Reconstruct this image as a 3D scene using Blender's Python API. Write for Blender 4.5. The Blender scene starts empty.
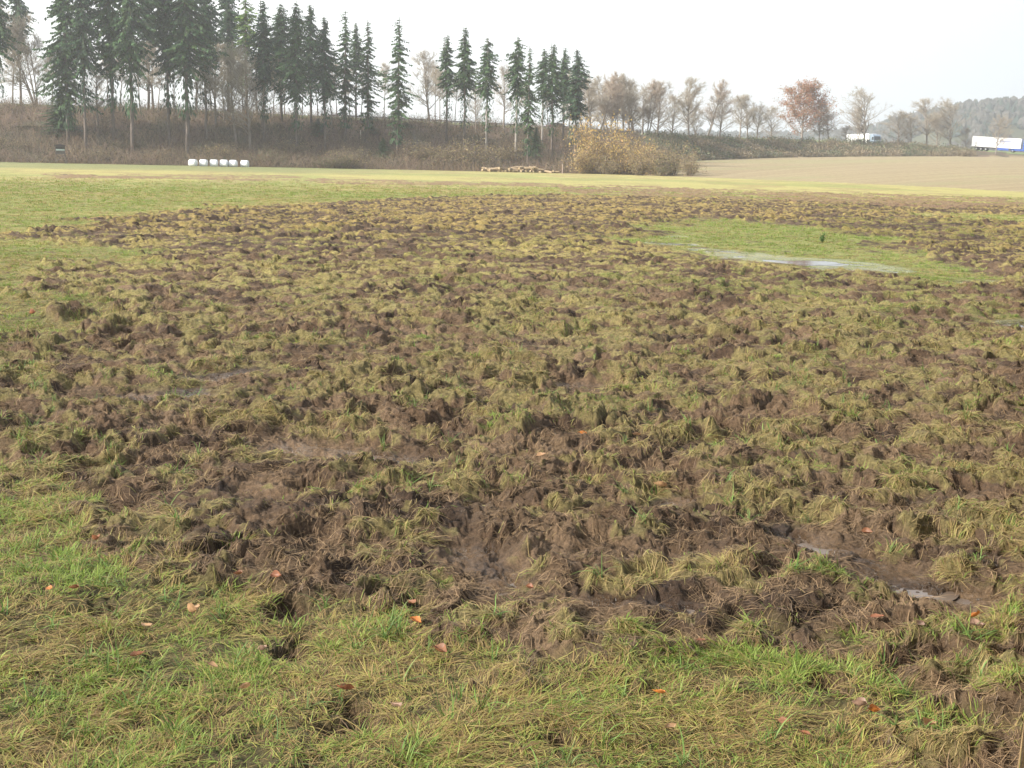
import bpy, math, random
import numpy as np
from mathutils import Matrix, Vector

rng = np.random.default_rng(7)
random.seed(7)
scene = bpy.context.scene
col = scene.collection
PI = math.pi

# ------------------------------------------------------------------ camera
FPX = 1300.0
SC = 1.625  # table distances are written for a shorter lens; true metres = table * SC
CAMH = 1.6
PITCH = math.atan(222 / FPX)
ROLL = math.radians(1.2)
fwd = np.array([0, math.cos(PITCH), -math.sin(PITCH)])
rt0 = np.array([1.0, 0, 0])
up0 = np.cross(rt0, fwd)
rt = rt0 * math.cos(ROLL) + up0 * math.sin(ROLL)
up = -rt0 * math.sin(ROLL) + up0 * math.cos(ROLL)
cam_d = bpy.data.cameras.new('camera')
cam = bpy.data.objects.new('camera', cam_d)
col.objects.link(cam)
scene.camera = cam
cam_d.sensor_width = 36
cam_d.lens = 36 * FPX / 1024
cam_d.clip_start = 0.05
cam_d.clip_end = 6000
M = Matrix(((rt[0], up[0], -fwd[0], 0), (rt[1], up[1], -fwd[1], 0), (rt[2], up[2], -fwd[2], CAMH), (0, 0, 0, 1)))
cam.matrix_world = M


def ray(px, py):
    return rt * ((px - 512) / FPX) + up * ((384 - py) / FPX) + fwd


def gp(px, py, z=0.0):
    """where the surveyed picture point meets flat ground"""
    d = ray(px, py)
    t = (z - CAMH) / d[2]
    return (d[0] * t, d[1] * t)


def elev(px, py, dist):
    d = ray(px, py)
    return CAMH + d[2] / math.hypot(d[0], d[1]) * dist * SC


def azim(px, py=150):
    d = ray(px, py)
    return math.degrees(math.atan2(d[0], d[1]))


def pos(px, py, dist):
    a = math.radians(azim(px, py))
    return (math.sin(a) * dist * SC, math.cos(a) * dist * SC)


# ------------------------------------------------------------------ noise
TBL = [rng.random((256, 256)).astype(np.float32) for _ in range(12)]


def vn(x, y, s=0):
    """smooth value noise 0..1"""
    c, n = math.cos(0.7 * s + 0.3), math.sin(0.7 * s + 0.3)
    u = (x * c - y * n + 13.7 * s).astype(np.float32)
    v = (x * n + y * c - 7.1 * s).astype(np.float32)
    iu = np.floor(u); iv = np.floor(v)
    fu = u - iu; fv = v - iv
    iu = iu.astype(np.int32); iv = iv.astype(np.int32)
    fu = fu * fu * fu * (fu * (fu * 6 - 15) + 10)
    fv = fv * fv * fv * (fv * (fv * 6 - 15) + 10)
    T = TBL[s % 12]
    a = T[iu & 255, iv & 255]; b = T[(iu + 1) & 255, iv & 255]
    c_ = T[iu & 255, (iv + 1) & 255]; d = T[(iu + 1) & 255, (iv + 1) & 255]
    return (a + (b - a) * fu) * (1 - fv) + (c_ + (d - c_) * fu) * fv


def fbm(x, y, s=0, o=4, g=0.5):
    t = 0; a = 1.0; n = 0.0
    for i in range(o):
        t = t + a * vn(x * 2.03 ** i, y * 2.03 ** i, s + i)
        n += a; a *= g
    return t / n


def sstep(a, b, x):
    t = np.clip((x - a) / (b - a), 0, 1)
    return t * t * (3 - 2 * t)


def bumps(x, y, cell, s):
    """irregular heaped domes; returns height 0..1 and a random number of the dome on top"""
    u = x / cell; v = y / cell
    iu = np.floor(u).astype(np.int32); iv = np.floor(v).astype(np.int32)
    h = np.zeros_like(u, dtype=np.float32); ty = np.zeros_like(h)
    A, B, C, D, E, F_ = [TBL[(s * 5 + k) % 12] for k in range(6)]
    for i in (-1, 0, 1):
        for j in (-1, 0, 1):
            ci = (iu + i + 17 * s) & 255; cj = (iv + j + 31 * s) & 255
            cx = iu + i + A[ci, cj]; cy = iv + j + B[cj, ci]
            R = 0.45 + 0.55 * C[ci, cj]
            H = D[ci, cj]; an = E[ci, cj] * PI
            ca = np.cos(an); sa = np.sin(an)
            dx = u - cx; dy = v - cy
            p = (dx * ca + dy * sa) / R; q = (-dx * sa + dy * ca) / (R * 0.68)
            d2 = p * p + q * q
            hh = (0.25 + 0.75 * H) * np.power(np.clip(1 - d2, 0, 1), .42) * (1 + 0.30 * p * np.clip(1 - d2, 0, 1)) * .92
            hh = np.where(H < 0.12, 0, hh)
            m = hh > h
            ty = np.where(m, F_[ci, cj], ty)
            h = np.where(m, hh, h)
    return h, ty


def poly_in(x, y, P):
    c = np.zeros(x.shape, bool)
    n = len(P)
    for i in range(n):
        x1, y1 = P[i]; x2, y2 = P[(i + 1) % n]
        if y1 == y2:
            continue
        k = ((y1 > y) != (y2 > y)) & (x < (x2 - x1) * (y - y1) / (y2 - y1) + x1)
        c ^= k
    return c


def sdist(x, y, P):
    ins = poly_in(x, y, P)
    d = np.full(x.shape, 1e9, np.float32)
    for i in range(len(P)):
        ax, ay = P[i]; bx, by = P[(i + 1) % len(P)]
        dx = bx - ax; dy = by - ay
        t = np.clip(((x - ax) * dx + (y - ay) * dy) / (dx * dx + dy * dy + 1e-9), 0, 1)
        d = np.minimum(d, (x - ax - dx * t) ** 2 + (y - ay - dy * t) ** 2)
    d = np.sqrt(d)
    return np.where(ins, d, -d)


# ------------------------------------------------------------------ land form
KP = [-300, 0, 200, 300, 400, 520, 600, 650, 690, 740, 790, 870, 950, 1000, 1024, 1300]
CY = [105, 105, 112, 117, 121.5, 128, 133, 135.5, 137.5, 139.5, 141, 144, 149, 153, 154.5, 166]
CD = [150, 150, 150, 151, 153, 158, 165, 174, 183, 194, 205, 222, 232, 233, 231, 236]
FD = [128, 128, 129, 129.5, 130, 130, 128, 122, 116, 110, 104, 93, 83, 77, 75, 60]
TD = [128, 128, 129, 129.5, 130, 130, 128, 130, 160, 178, 190, 205, 218, 225, 228, 245]
TY = [0, 0, 0, 0, 0, 0, 0, 0, 161, 159, 157.5, 156.5, 156.3, 157, 158, 168]
KA = [azim(p) for p in KP]
CZ = [elev(p, y, d) for p, y, d in zip(KP, CY, CD)]
TZ = [0.0 if y == 0 else elev(p, y, d) for p, y, d in zip(KP, TY, TD)]
PZ = [elev(p, y - 2.0, 330) for p, y in zip(KP, CY)]
CD = [v * SC for v in CD]; FD = [v * SC for v in FD]; TD = [v * SC for v in TD]


def land(x, y):
    r = np.hypot(x, y); a = np.degrees(np.arctan2(x, y))
    F_ = np.interp(a, KA, FD); T = np.interp(a, KA, TD); C = np.interp(a, KA, CD)
    zT = np.interp(a, KA, TZ); zC = np.interp(a, KA, CZ); zP = np.interp(a, KA, PZ)
    back = sstep(60, 100, np.abs(a))
    T = np.maximum(T, F_ + 0.01)
    t1 = np.clip((r - F_) / (T - F_), 0, 1)
    z = zT * (0.75 * t1 + 0.25 * t1 * t1 * (3 - 2 * t1))
    t2 = np.clip((r - T) / (C - T), 0, 1)
    z = z + (zC - zT) * sstep(0, 1, t2 ** 0.9)
    t3 = np.clip((r - C - 11) / (330 * SC - C - 11), 0, 1)
    z = z + (zP - zC) * t3
    t4 = np.clip((r - 330 * SC) / 700, 0, 1)
    z = z - (zP - 4) * sstep(0, 1, t4)
    bank = sstep(0.02, .2, t2) * (1 - sstep(.85, 1.0, t2))
    z = z + bank * (fbm(x * .25, y * .25, 3, 3) - .5) * 1.6
    z = z * (1 - back)
    return z


def px_poly(P):
    return [gp(*p) for p in P]


MUD = px_poly([(45, 238), (60, 230), (110, 222), (160, 213), (240, 209), (300, 206), (345, 202), (400, 199.5), (470, 197), (560, 195.5),
               (650, 198), (760, 201), (900, 204.5), (1060, 208), (1300, 214), (1500, 500), (1500, 1000), (935, 1000), (925, 745), (900, 700),
               (865, 668), (800, 652), (720, 655), (640, 672), (560, 665), (440, 662), (410, 612), (340, 595), (240, 580), (150, 558), (100, 532),
               (60, 500), (0, 480), (-300, 478), (-300, 350), (0, 338), (45, 348), (95, 335), (120, 305), (60, 292), (35, 277), (40, 263),
               (100, 262), (190, 268), (150, 252), (90, 247)])
ISLE = px_poly([(630, 228), (690, 217), (800, 224), (880, 238), (930, 258), (1010, 280), (960, 287), (880, 277), (760, 262), (690, 252), (640, 246)])
ISLE2 = px_poly([(880, 210.5), (1150, 219), (1150, 228), (960, 223)])
BAND1 = px_poly([(45, 175), (270, 174.5), (330, 179), (500, 182.5), (660, 186.5), (660, 190), (500, 186), (330, 184), (200, 179.5), (60, 178.5)])
BAND2 = px_poly([(560, 186), (800, 191), (1150, 204), (1150, 214), (900, 208), (700, 199), (560, 194)])
SPOTS = [(360, 728, .10), (345, 715, .07), (290, 655, .09), (285, 612, .10), (378, 600, .09), (405, 607, .06), (218, 562, .10), (300, 640, .05),
         (20, 237, .8), (40, 236, .5), (93, 221, .5), (75, 221, .3), (75, 175, 2.0), (560, 745, .05), (100, 612, .05), (700, 690, .04),
         (185, 690, .06), (830, 690, .07), (195, 211, .3), (610, 190, .6), (215, 206, .35), (240, 207, .3), (70, 318, .25), (120, 335, .3), (150, 725, .05)]
SPOTS = [(gp(a, b), r) for a, b, r in SPOTS]
WET = [((300, 450), (375, 462), .16), ((785, 535), (900, 585), .11), ((475, 555), (500, 585), .08), ((560, 600), (680, 612), .06), ((635, 520), (690, 500), .06),
       ((565, 443), (600, 445), .09), ((205, 380), (250, 374), .12), ((690, 458), (720, 450), .1), ((920, 590), (990, 600), .08), ((130, 400), (190, 396), .15), ((570, 388), (600, 389), .08)]
WET = [(gp(*a), gp(*b), w * 1.15) for a, b, w in WET]
PUD = [((664, 243.5), (681, 244.5), .20), ((676, 236.5), (684, 237), .12), ((708, 250), (740, 254), .22), ((764, 257.5), (800, 261), .34),
       ((800, 261), (868, 268), .36), ((884, 270.5), (893, 271.5), .12), ((962, 281), (980, 281.5), .13), ((1012, 325), (1045, 323), .14)]
PUD = [(gp(*a), gp(*b), w * 1.45) for a, b, w in PUD]


def capsule(x, y, a, b):
    ax, ay = a; bx, by = b
    dx = bx - ax; dy = by - ay
    t = np.clip(((x - ax) * dx + (y - ay) * dy) / (dx * dx + dy * dy + 1e-9), 0, 1)
    return np.hypot(x - ax - dx * t, y - ay - dy * t)


def srgb(r, g, b):
    f = lambda c: ((c / 255 + .055) / 1.055) ** 2.4 if c > 10 else c / 255 / 12.92
    return np.array([f(r), f(g), f(b)])


def mixc(a, b, t):
    return a + (b - a) * t[..., None]


SOIL = np.array([.142, .088, .050]); SOIL2 = np.array([.245, .162, .094]); SOILD = np.array([.068, .041, .025])
GREEN = np.array([.205, .225, .060]); GREEN2 = np.array([.285, .285, .085]); STRAW = np.array([.42, .36, .130]); THATCH = np.array([.13, .090, .045])


def detail(x, y):
    """micro relief, colours and masks of the meadow (only within 130 m)"""
    r = np.hypot(x, y) / SC
    ws = np.clip(r / 12, .12, 1.3)
    wx = x + (fbm(x / (.9 * 1.0), y / .9, 1, 3) - .5) * ws * .9
    wy = y + (fbm(x / .9, y / .9, 5, 3) - .5) * ws * 1.3
    sd = np.minimum(sdist(wx, wy, MUD), np.minimum(-sdist(wx, wy, ISLE), -sdist(wx, wy, ISLE2)) + (fbm(x / 1.1, y / 2.4, 6, 3) - .42) * 4.5)
    ew = np.clip(r * .06, .22, .5)
    m = sstep(-.5, .9, sd / ew + (fbm(x / .22, y / .22, 3, 3) - .5) * 3.4 + .15).astype(np.float32)
    clump = fbm(x / 1.6, y / 2.6, 8, 3)
    b1 = poly_in(wx, wy, BAND1) & (clump > .46)
    b2 = poly_in(wx, wy, BAND2) & (clump > .45)
    half = (b1 | b2).astype(np.float32)
    m = np.maximum(m, half * .6)
    hole = np.zeros_like(m)
    for (sx, sy), sr in SPOTS:
        d = np.hypot(x - sx, (y - sy)) / sr
        d = d + (vn(x / sr * 1.5, y / sr * 1.5, 2) - .5) * 1.0
        if math.hypot(sx, sy) > 13: m = np.maximum(m, sstep(1.15, .8, d))
        else: hole = np.maximum(hole, sstep(1.15, .6, d))
    # relief -------------------------------------------------------
    qx = x + (vn(x * 4.2, y * 4.2, 2) - .5) * .16 + (vn(x * 11, y * 11, 6) - .5) * .075 + (vn(x * 31, y * 31, 9) - .5) * .012
    qy = y + (vn(x * 4.2, y * 4.2, 7) - .5) * .16 + (vn(x * 11, y * 11, 4) - .5) * .075 + (vn(x * 31, y * 31, 10) - .5) * .012
    h1, t1 = bumps(qx, qy, .27, 1)
    h2, t2 = bumps(qx, qy, .125, 2)
    near8 = sstep(14, 8, r); near4 = sstep(8, 4.5, r)
    h3, _ = bumps(qx, qy, .055, 3)
    h4, _ = bumps(qx, qy, .022, 4)
    big = fbm(x / .9, y / .9, 4, 3) - .5
    rough = (fbm(x * 30, y * 30, 3, 3) - .5) * .028 * near4
    ridg = 1 - np.abs(2 * vn(qx * 4.1, qy * 4.1, 11) - 1)
    midr = sstep(3.0, 5.5, r)
    h5, _ = bumps(qx + 3.1, qy - 1.7, .08, 6)
    hm = (.050 + .026 * midr + .030 * sstep(10, 20, r)) * h1 + (.038 + .012 * midr) * h2 + .026 * h5 * near8 + .018 * h3 * near8 + .012 * h4 * near4 + .07 * big + .010 * (ridg - .5) + rough * 1.5
    hm = hm * (.30 + 1.30 * fbm(x / 1.2, y / 1.2, 11, 3))
    # hollows
    hol = sstep(.30, .14, fbm(x / .3, y / .3, 10, 2))
    hm = hm - .06 * hol
    hg = .05 * (fbm(x / .5, y / .5, 6, 3) - .5) + .016 * h2 * near8 + .012 * h3 * near8 + .010 * (fbm(x * 14, y * 14, 2, 2) - .5) * near4
    hg = hg + .10 * (fbm(x / 9, y / 9, 2, 2) - .5) * sstep(6, 25, r) * sstep(130, 60, r)
    z = hg * (1 - .5 * m) + m * hm - hole * (.05 + .03 * h3) + .03 * sstep(.0, .35, hole) * (1 - hole)
    # sod cover ----------------------------------------------------
    cov = fbm(x / 2.2, y / 2.2, 9, 2)
    patch = fbm(x / .28, y / .28, 1, 3)
    g = .34 * t1 + .46 * t2 + 1.5 * (patch - .5) + .8 * (fbm(x / .11, y / .11, 4, 2) - .5) * near8 + .60 * (cov - .5) + .24 * (h1 - .35) + .20 * (h2 - .3) + .16 * (h3 - .3) * near8
    thr = .345 + .120 * sstep(5, 14, r)
    g = sstep(thr - .03, thr + .05, g)
    soil = np.maximum(m * (1 - g), hole)
    # sprinkled crumbs of earth on the turf
    crumb = sstep(.70, .76, fbm(x / .22, y / .22, 5, 3)) * sstep(.45, .55, fbm(x / 1.5, y / 1.5, 7, 2))
    soil = np.maximum(soil, crumb * .8 * sstep(30, 15, r))
    # wet hollows and puddles --------------------------------------
    wet = np.zeros_like(z)
    wn = (fbm(x * 3.5, y * 3.5, 8, 3) - .5)
    for a, b, w in WET:
        d = capsule(x, y, a, b) / w + wn * 1.3
        k = sstep(2.4, .5, d)
        lvl = -.015 + .045 * (fbm(x * 9, y * 9, 1, 3) - .5) + .020 * h3 + .012 * h4 + .03 * (vn(x * 7, y * 7, 4) - .5)
        z = z + (lvl - z) * k * .88
        d2 = capsule(x, y, a, b) / w
        z = z + np.maximum(0, .008 - z) * sstep(1.0, 1.35, d2) * (1 - sstep(2.1, 2.6, d2))
        kw = sstep(1.5, .8, d); wet = np.maximum(wet, kw * sstep(.04, .0, z)); soil = np.maximum(soil, kw)
    for a, b, w in PUD:
        d = capsule(x, y, a, b) / w + (fbm(x * 1.6, y * 1.1, 3, 3) - .5) * 2.3
        z = z * (1 - .75 * sstep(4.0, 2.0, d))
        k = sstep(2.2, .8, d)
        lvl = -.045 + .055 * sstep(.56, .75, fbm(x * 1.3, y * 2.5, 6, 2))
        z = z + (lvl - z) * k
        d2 = capsule(x, y, a, b) / w
        z = z + np.maximum(0, .004 - z) * sstep(1.05, 1.4, d2) * (1 - sstep(1.8, 2.2, d2))
        wet = np.maximum(wet, sstep(.3, .6, k))
        if w > .3: m = m * (1 - sstep(3.2, 1.6, d))
        soil = soil * (1 - k * .6)
    isle = poly_in(wx, wy, ISLE)
    z = np.where(isle & (wet < .01), z * .4, z)
    # colours -------------------------------------------------------
    tone = fbm(x / .5, y / .5, 2, 3); tone2 = fbm(x * 5, y * 5, 4, 2)
    cs = mixc(SOIL, SOIL2, np.clip((tone - .35) * 2.2 + (tone2 - .5) * .8, 0, 1))
    cs = mixc(cs, SOILD + 0 * cs, np.clip((fbm(x / .35, y / .35, 6, 2) - .50) * 4, 0, 1) * .9)
    dry = fbm(x / 1.1, y / 1.1, 10, 3) * .6 + fbm(x / 14, y / 14, 1, 2) * .5
    dry = dry + .12 * m + .06 * sstep(30, 60, r) * sstep(-30, 25, x) + .10 * sstep(48, 66, r) - .16 * isle
    # duller green turf on the left part of the meadow and under the trees
    dry = dry - .12 * sstep(-4, -16, x) * sstep(14, 24, r) * sstep(70, 50, r)
    dk = np.clip((dry - .42) * 3.6, 0, 1)
    cg = mixc(GREEN, GREEN2, np.clip(tone * 1.6 - .3, 0, 1))
    cg = mixc(cg, STRAW + 0 * cg, dk * .85)
    cgf = cg * 1.0
    cgn = mixc(cg * .55, THATCH + 0 * cg, 0 * dk + .55)
    cgn = cgn * (1 + .45 * m)[..., None]
    cgr = mixc(cgn, cgf, sstep(5, 16, r))
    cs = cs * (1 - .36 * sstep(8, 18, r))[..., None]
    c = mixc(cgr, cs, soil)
    fy = (sstep(30, 50, r) * (1 - soil) * (1 - .8 * m))[..., None]
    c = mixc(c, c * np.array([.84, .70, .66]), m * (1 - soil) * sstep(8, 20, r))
    c = c * (1 - .65 * fy) + np.array([.41, .365, .13]) * .65 * fy
    # patches of withered grass across the far meadow
    wth = sstep(.50, .62, fbm(x / 2.2, y / 7, 7, 4)) * sstep(24, 40, r) * (1 - m)
    c = mixc(c, np.array([.30, .225, .10]) + 0 * c, wth * .6)
    gr2 = sstep(.50, .66, fbm(x / 9, y / 16, 3, 3)) * sstep(24, 40, r) * (1 - m)
    c = mixc(c, np.array([.24, .27, .08]) + 0 * c, gr2 * .55)
    # shade of the left trees, put into the turf colour as a strip
    tree_shade = (sstep(78, 92, r + (fbm(x / 12, y / 3, 5, 2) - .5) * 10) * sstep(0, -30, x))[..., None]
    c = c * (1 - .7 * tree_shade) + np.array([.19, .205, .085]) * .7 * tree_shade
    lump = (half > .5)
    c = np.where(lump[..., None], mixc(c, np.array([.24, .15, .085]) + 0 * c, 0 * r + .8), c)
    return z, soil, wet, dk, c, m


# ------------------------------------------------------------------ ground grid
r1 = 1.0 * 1.0036 ** np.arange(int(math.log(80 / 1.0) / math.log(1.0036)) + 1)
r2 = r1[-1] * 1.012 ** np.arange(1, int(math.log(2600 / r1[-1]) / math.log(1.012)) + 2)
RR = np.concatenate([r1, r2]); NR = len(RR)
AF = np.arange(-34, 34.001, .058)
AB = np.linspace(34, 326, 74)[1:-1]
AA = np.radians(np.concatenate([AF, AB])); NA = len(AA)
ND = int(np.searchsorted(RR, 132 * SC))
Rg, Ag = np.meshgrid(RR, AA, indexing='ij')
GX = Rg * np.sin(Ag); GY = Rg * np.cos(Ag)
GZ = land(GX, GY)
SOILG = np.zeros((NR, NA), np.float32); WETG = np.zeros_like(SOILG); DRYG = np.zeros_like(SOILG)
MG = np.zeros_like(SOILG)
CG = np.zeros((NR, NA, 3), np.float32)
for i0 in range(0, ND, 250):
    i1 = min(ND, i0 + 250)
    x = GX[i0:i1]; y = GY[i0:i1]
    z, so, we, dk, c, m = detail(x, y)
    fade = sstep(132, 95, np.hypot(x, y) / SC) if i1 == ND else 1
    GZ[i0:i1] += z * fade
    SOILG[i0:i1] = so; WETG[i0:i1] = we; DRYG[i0:i1] = dk; CG[i0:i1] = c; MG[i0:i1] = m
# far land colours
Agd = np.degrees(Ag); x = GX; y = GY
F_ = np.interp(Agd, KA, FD); T_ = np.maximum(np.interp(Agd, KA, TD), F_ + .01); C_ = np.interp(Agd, KA, CD)
edge = (fbm(x / 5, y / 5, 2, 3) - .5) * 3
litter = mixc(np.array([.15, .10, .068]) + 0 * CG, np.array([.10, .09, .05]) + 0 * CG, np.clip((fbm(x / 4, y / 4, 5, 3) - .45) * 4, 0, 1))
field = mixc(np.array([.34, .27, .15]) + 0 * CG, np.array([.28, .215, .12]) + 0 * CG, np.clip(fbm(x / 30, (Rg - T_) / 2.2, 5, 3) * 2 - .5, 0, 1))
field = mixc(field, np.array([.27, .27, .12]) + 0 * CG, sstep(.50, .75, fbm(x / 25, y / 9, 8, 3)) * .45)
rim = sstep(.80, 1.0, (Rg - F_) / (T_ - F_)) * .5
plat = mixc(np.array([.13, .21, .05]) + 0 * CG, np.array([.2, .2, .07]) + 0 * CG, np.clip(fbm(x / 40, y / 40, 1, 2), 0, 1))
isl = Rg + edge * .25 > F_
CG = np.where((isl & (Rg < T_) & (T_ - F_ > 1.5))[..., None], field, CG)
CG = np.where((isl & (Rg + edge * .3 >= T_))[..., None], litter, CG)
CG = np.where((Rg > C_ - 1.0)[..., None], plat, CG)
CG = np.where((np.abs(Agd) > 75)[..., None] & (Rg > 100)[..., None], plat, CG)
# sideways push so that clods lean and overhang a little
near = sstep(20, 10, Rg / SC)
dX = (MG * near * ((vn(GX * 8, GY * 8, 3) - .5) * .04 + (vn(GX * 17, GY * 17, 8) - .5) * .025)).astype(np.float32)
dY = (MG * near * ((vn(GX * 8, GY * 8, 9) - .5) * .04 + (vn(GX * 17, GY * 17, 5) - .5) * .025)).astype(np.float32)


def lookup(x, y, arrs):
    r = np.hypot(x, y); a = np.degrees(np.arctan2(x, y))
    fi = np.where(r < r1[-1], np.log(np.maximum(r, 1.0)) / math.log(1.0036), len(r1) - 1 + np.log(np.maximum(r, r1[-1]) / r1[-1]) / math.log(1.012))
    fj = np.clip((a + 34) / .058, 0, len(AF) - 1.001)
    fi = np.clip(fi, 0, NR - 1.001)
    i = fi.astype(np.int32); j = fj.astype(np.int32); u = fi - i; v = fj - j
    out = []
    for A in arrs:
        uu, vv = (u[..., None], v[..., None]) if A.ndim == 3 else (u, v)
        out.append((A[i, j] * (1 - uu) + A[i + 1, j] * uu) * (1 - vv) + (A[i, j + 1] * (1 - uu) + A[i + 1, j + 1] * uu) * vv)
    return out


def ground_z(x, y):
    return float(lookup(np.array([x]), np.array([y]), [GZ])[0][0])


# ------------------------------------------------------------------ mesh helpers
def mesh_arrays(name, V, quads=None, tris=None, smooth=False):
    me = bpy.data.meshes.new(name)
    nq = 0 if quads is None else len(quads); nt = 0 if tris is None else len(tris)
    me.vertices.add(len(V)); me.vertices.foreach_set('co', np.asarray(V, np.float32).ravel())
    loops = np.concatenate(([np.asarray(quads, np.int32).ravel()] if nq else []) + ([np.asarray(tris, np.int32).ravel()] if nt else []))
    me.loops.add(len(loops)); me.loops.foreach_set('vertex_index', loops)
    me.polygons.add(nq + nt)
    st = np.concatenate([np.arange(nq) * 4, nq * 4 + np.arange(nt) * 3]).astype(np.int32)
    me.polygons.foreach_set('loop_start', st)
    me.update(calc_edges=True)
    me.polygons.foreach_set('use_smooth', np.full(nq + nt, smooth))
    return me


def set_col(me, name, C):
    at = me.attributes.new(name, 'FLOAT_COLOR', 'POINT')
    C = np.asarray(C, np.float32)
    if C.shape[1] == 3:
        C = np.concatenate([C, np.ones((len(C), 1), np.float32)], 1)
    at.data.foreach_set('color', C.ravel())


def set_f(me, name, A):
    at = me.attributes.new(name, 'FLOAT', 'POINT')
    at.data.foreach_set('value', np.asarray(A, np.float32).ravel())


def link(name, me, mats=None, parent=None, loc=None, kind=None, label=None, cat=None, group=None):
    o = bpy.data.objects.new(name, me)
    col.objects.link(o)
    if mats is not None and me is not None:
        for m in (mats if isinstance(mats, (list, tuple)) else [mats]):
            me.materials.append(m)
    if parent is not None: o.parent = parent
    if loc is not None: o.location = loc
    if kind: o['kind'] = kind
    if label: o['label'] = label
    if cat: o['category'] = cat
    if group: o['group'] = group
    return o


def thing(name, label, cat, loc=(0, 0, 0), rz=0, group=None):
    o = link(name, None, loc=loc, label=label, cat=cat, group=group)
    o.rotation_euler = (0, 0, rz)
    return o


class MB:
    """collects verts, faces and per-vertex colours"""
    def __init__(s): s.v = []; s.q = []; s.t = []; s.c = []; s.n = 0

    def add(s, V, q=None, t=None, c=None):
        V = np.asarray(V, float)
        if q is not None and len(q): s.q.append(np.asarray(q, int) + s.n)
        if t is not None and len(t): s.t.append(np.asarray(t, int) + s.n)
        s.v.append(V); s.n += len(V)
        s.c.append(np.tile(c if c is not None else (1, 1, 1), (len(V), 1)) if c is None or np.ndim(c) == 1 else c)

    def tube(s, P, R, n=6, c=None):
        P = np.asarray(P, float); k = len(P); V = []
        for i in range(k):
            d = P[min(i + 1, k - 1)] - P[max(i - 1, 0)]; d = d / (np.linalg.norm(d) + 1e-9)
            a = np.cross(d, (0, 0, 1.0) if abs(d[2]) < .9 else (1.0, 0, 0)); a /= np.linalg.norm(a); b = np.cross(d, a)
            for j in range(n):
                t = 2 * PI * j / n
                V.append(P[i] + R[i] * (a * math.cos(t) + b * math.sin(t)))
        q = [(i * n + j, i * n + (j + 1) % n, (i + 1) * n + (j + 1) % n, (i + 1) * n + j) for i in range(k - 1) for j in range(n)]
        t = [(0, j + 1, j) for j in range(1, n - 1)] + [((k - 1) * n, (k - 1) * n + j, (k - 1) * n + j + 1) for j in range(1, n - 1)]
        s.add(V, q, t, c)

    def box(s, a, b, c=None):
        x0, y0, z0 = a; x1, y1, z1 = b
        V = [(x0, y0, z0), (x1, y0, z0), (x1, y1, z0), (x0, y1, z0), (x0, y0, z1), (x1, y0, z1), (x1, y1, z1), (x0, y1, z1)]
        s.add(V, [(0, 3, 2, 1), (4, 5, 6, 7), (0, 1, 5, 4), (1, 2, 6, 5), (2, 3, 7, 6), (3, 0, 4, 7)], None, c)

    def prism(s, prof, y0, y1, c=None):
        n = len(prof)
        V = [(x, y0, z) for x, z in prof] + [(x, y1, z) for x, z in prof]
        q = [(i, (i + 1) % n, n + (i + 1) % n, n + i) for i in range(n)]
        t = [(0, i + 1, i) for i in range(1, n - 1)] + [(n, n + i, n + i + 1) for i in range(1, n - 1)]
        s.add(V, q, t, c)

    def mesh(s, name, smooth=False):
        V = np.concatenate(s.v)
        me = mesh_arrays(name, V, np.concatenate(s.q) if s.q else None, np.concatenate(s.t) if s.t else None, smooth)
        set_col(me, 'Col', np.concatenate(s.c))
        return me

    def build(s, name, mat, parent=None, smooth=False, **k):
        return link(name, s.mesh(name, smooth), mat, parent, **k)


def copy_tree(o, parent=None):
    c = o.copy(); col.objects.link(c)
    if parent is not None: c.parent = parent
    for ch in list(o.children): copy_tree(ch, c)
    return c


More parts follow.
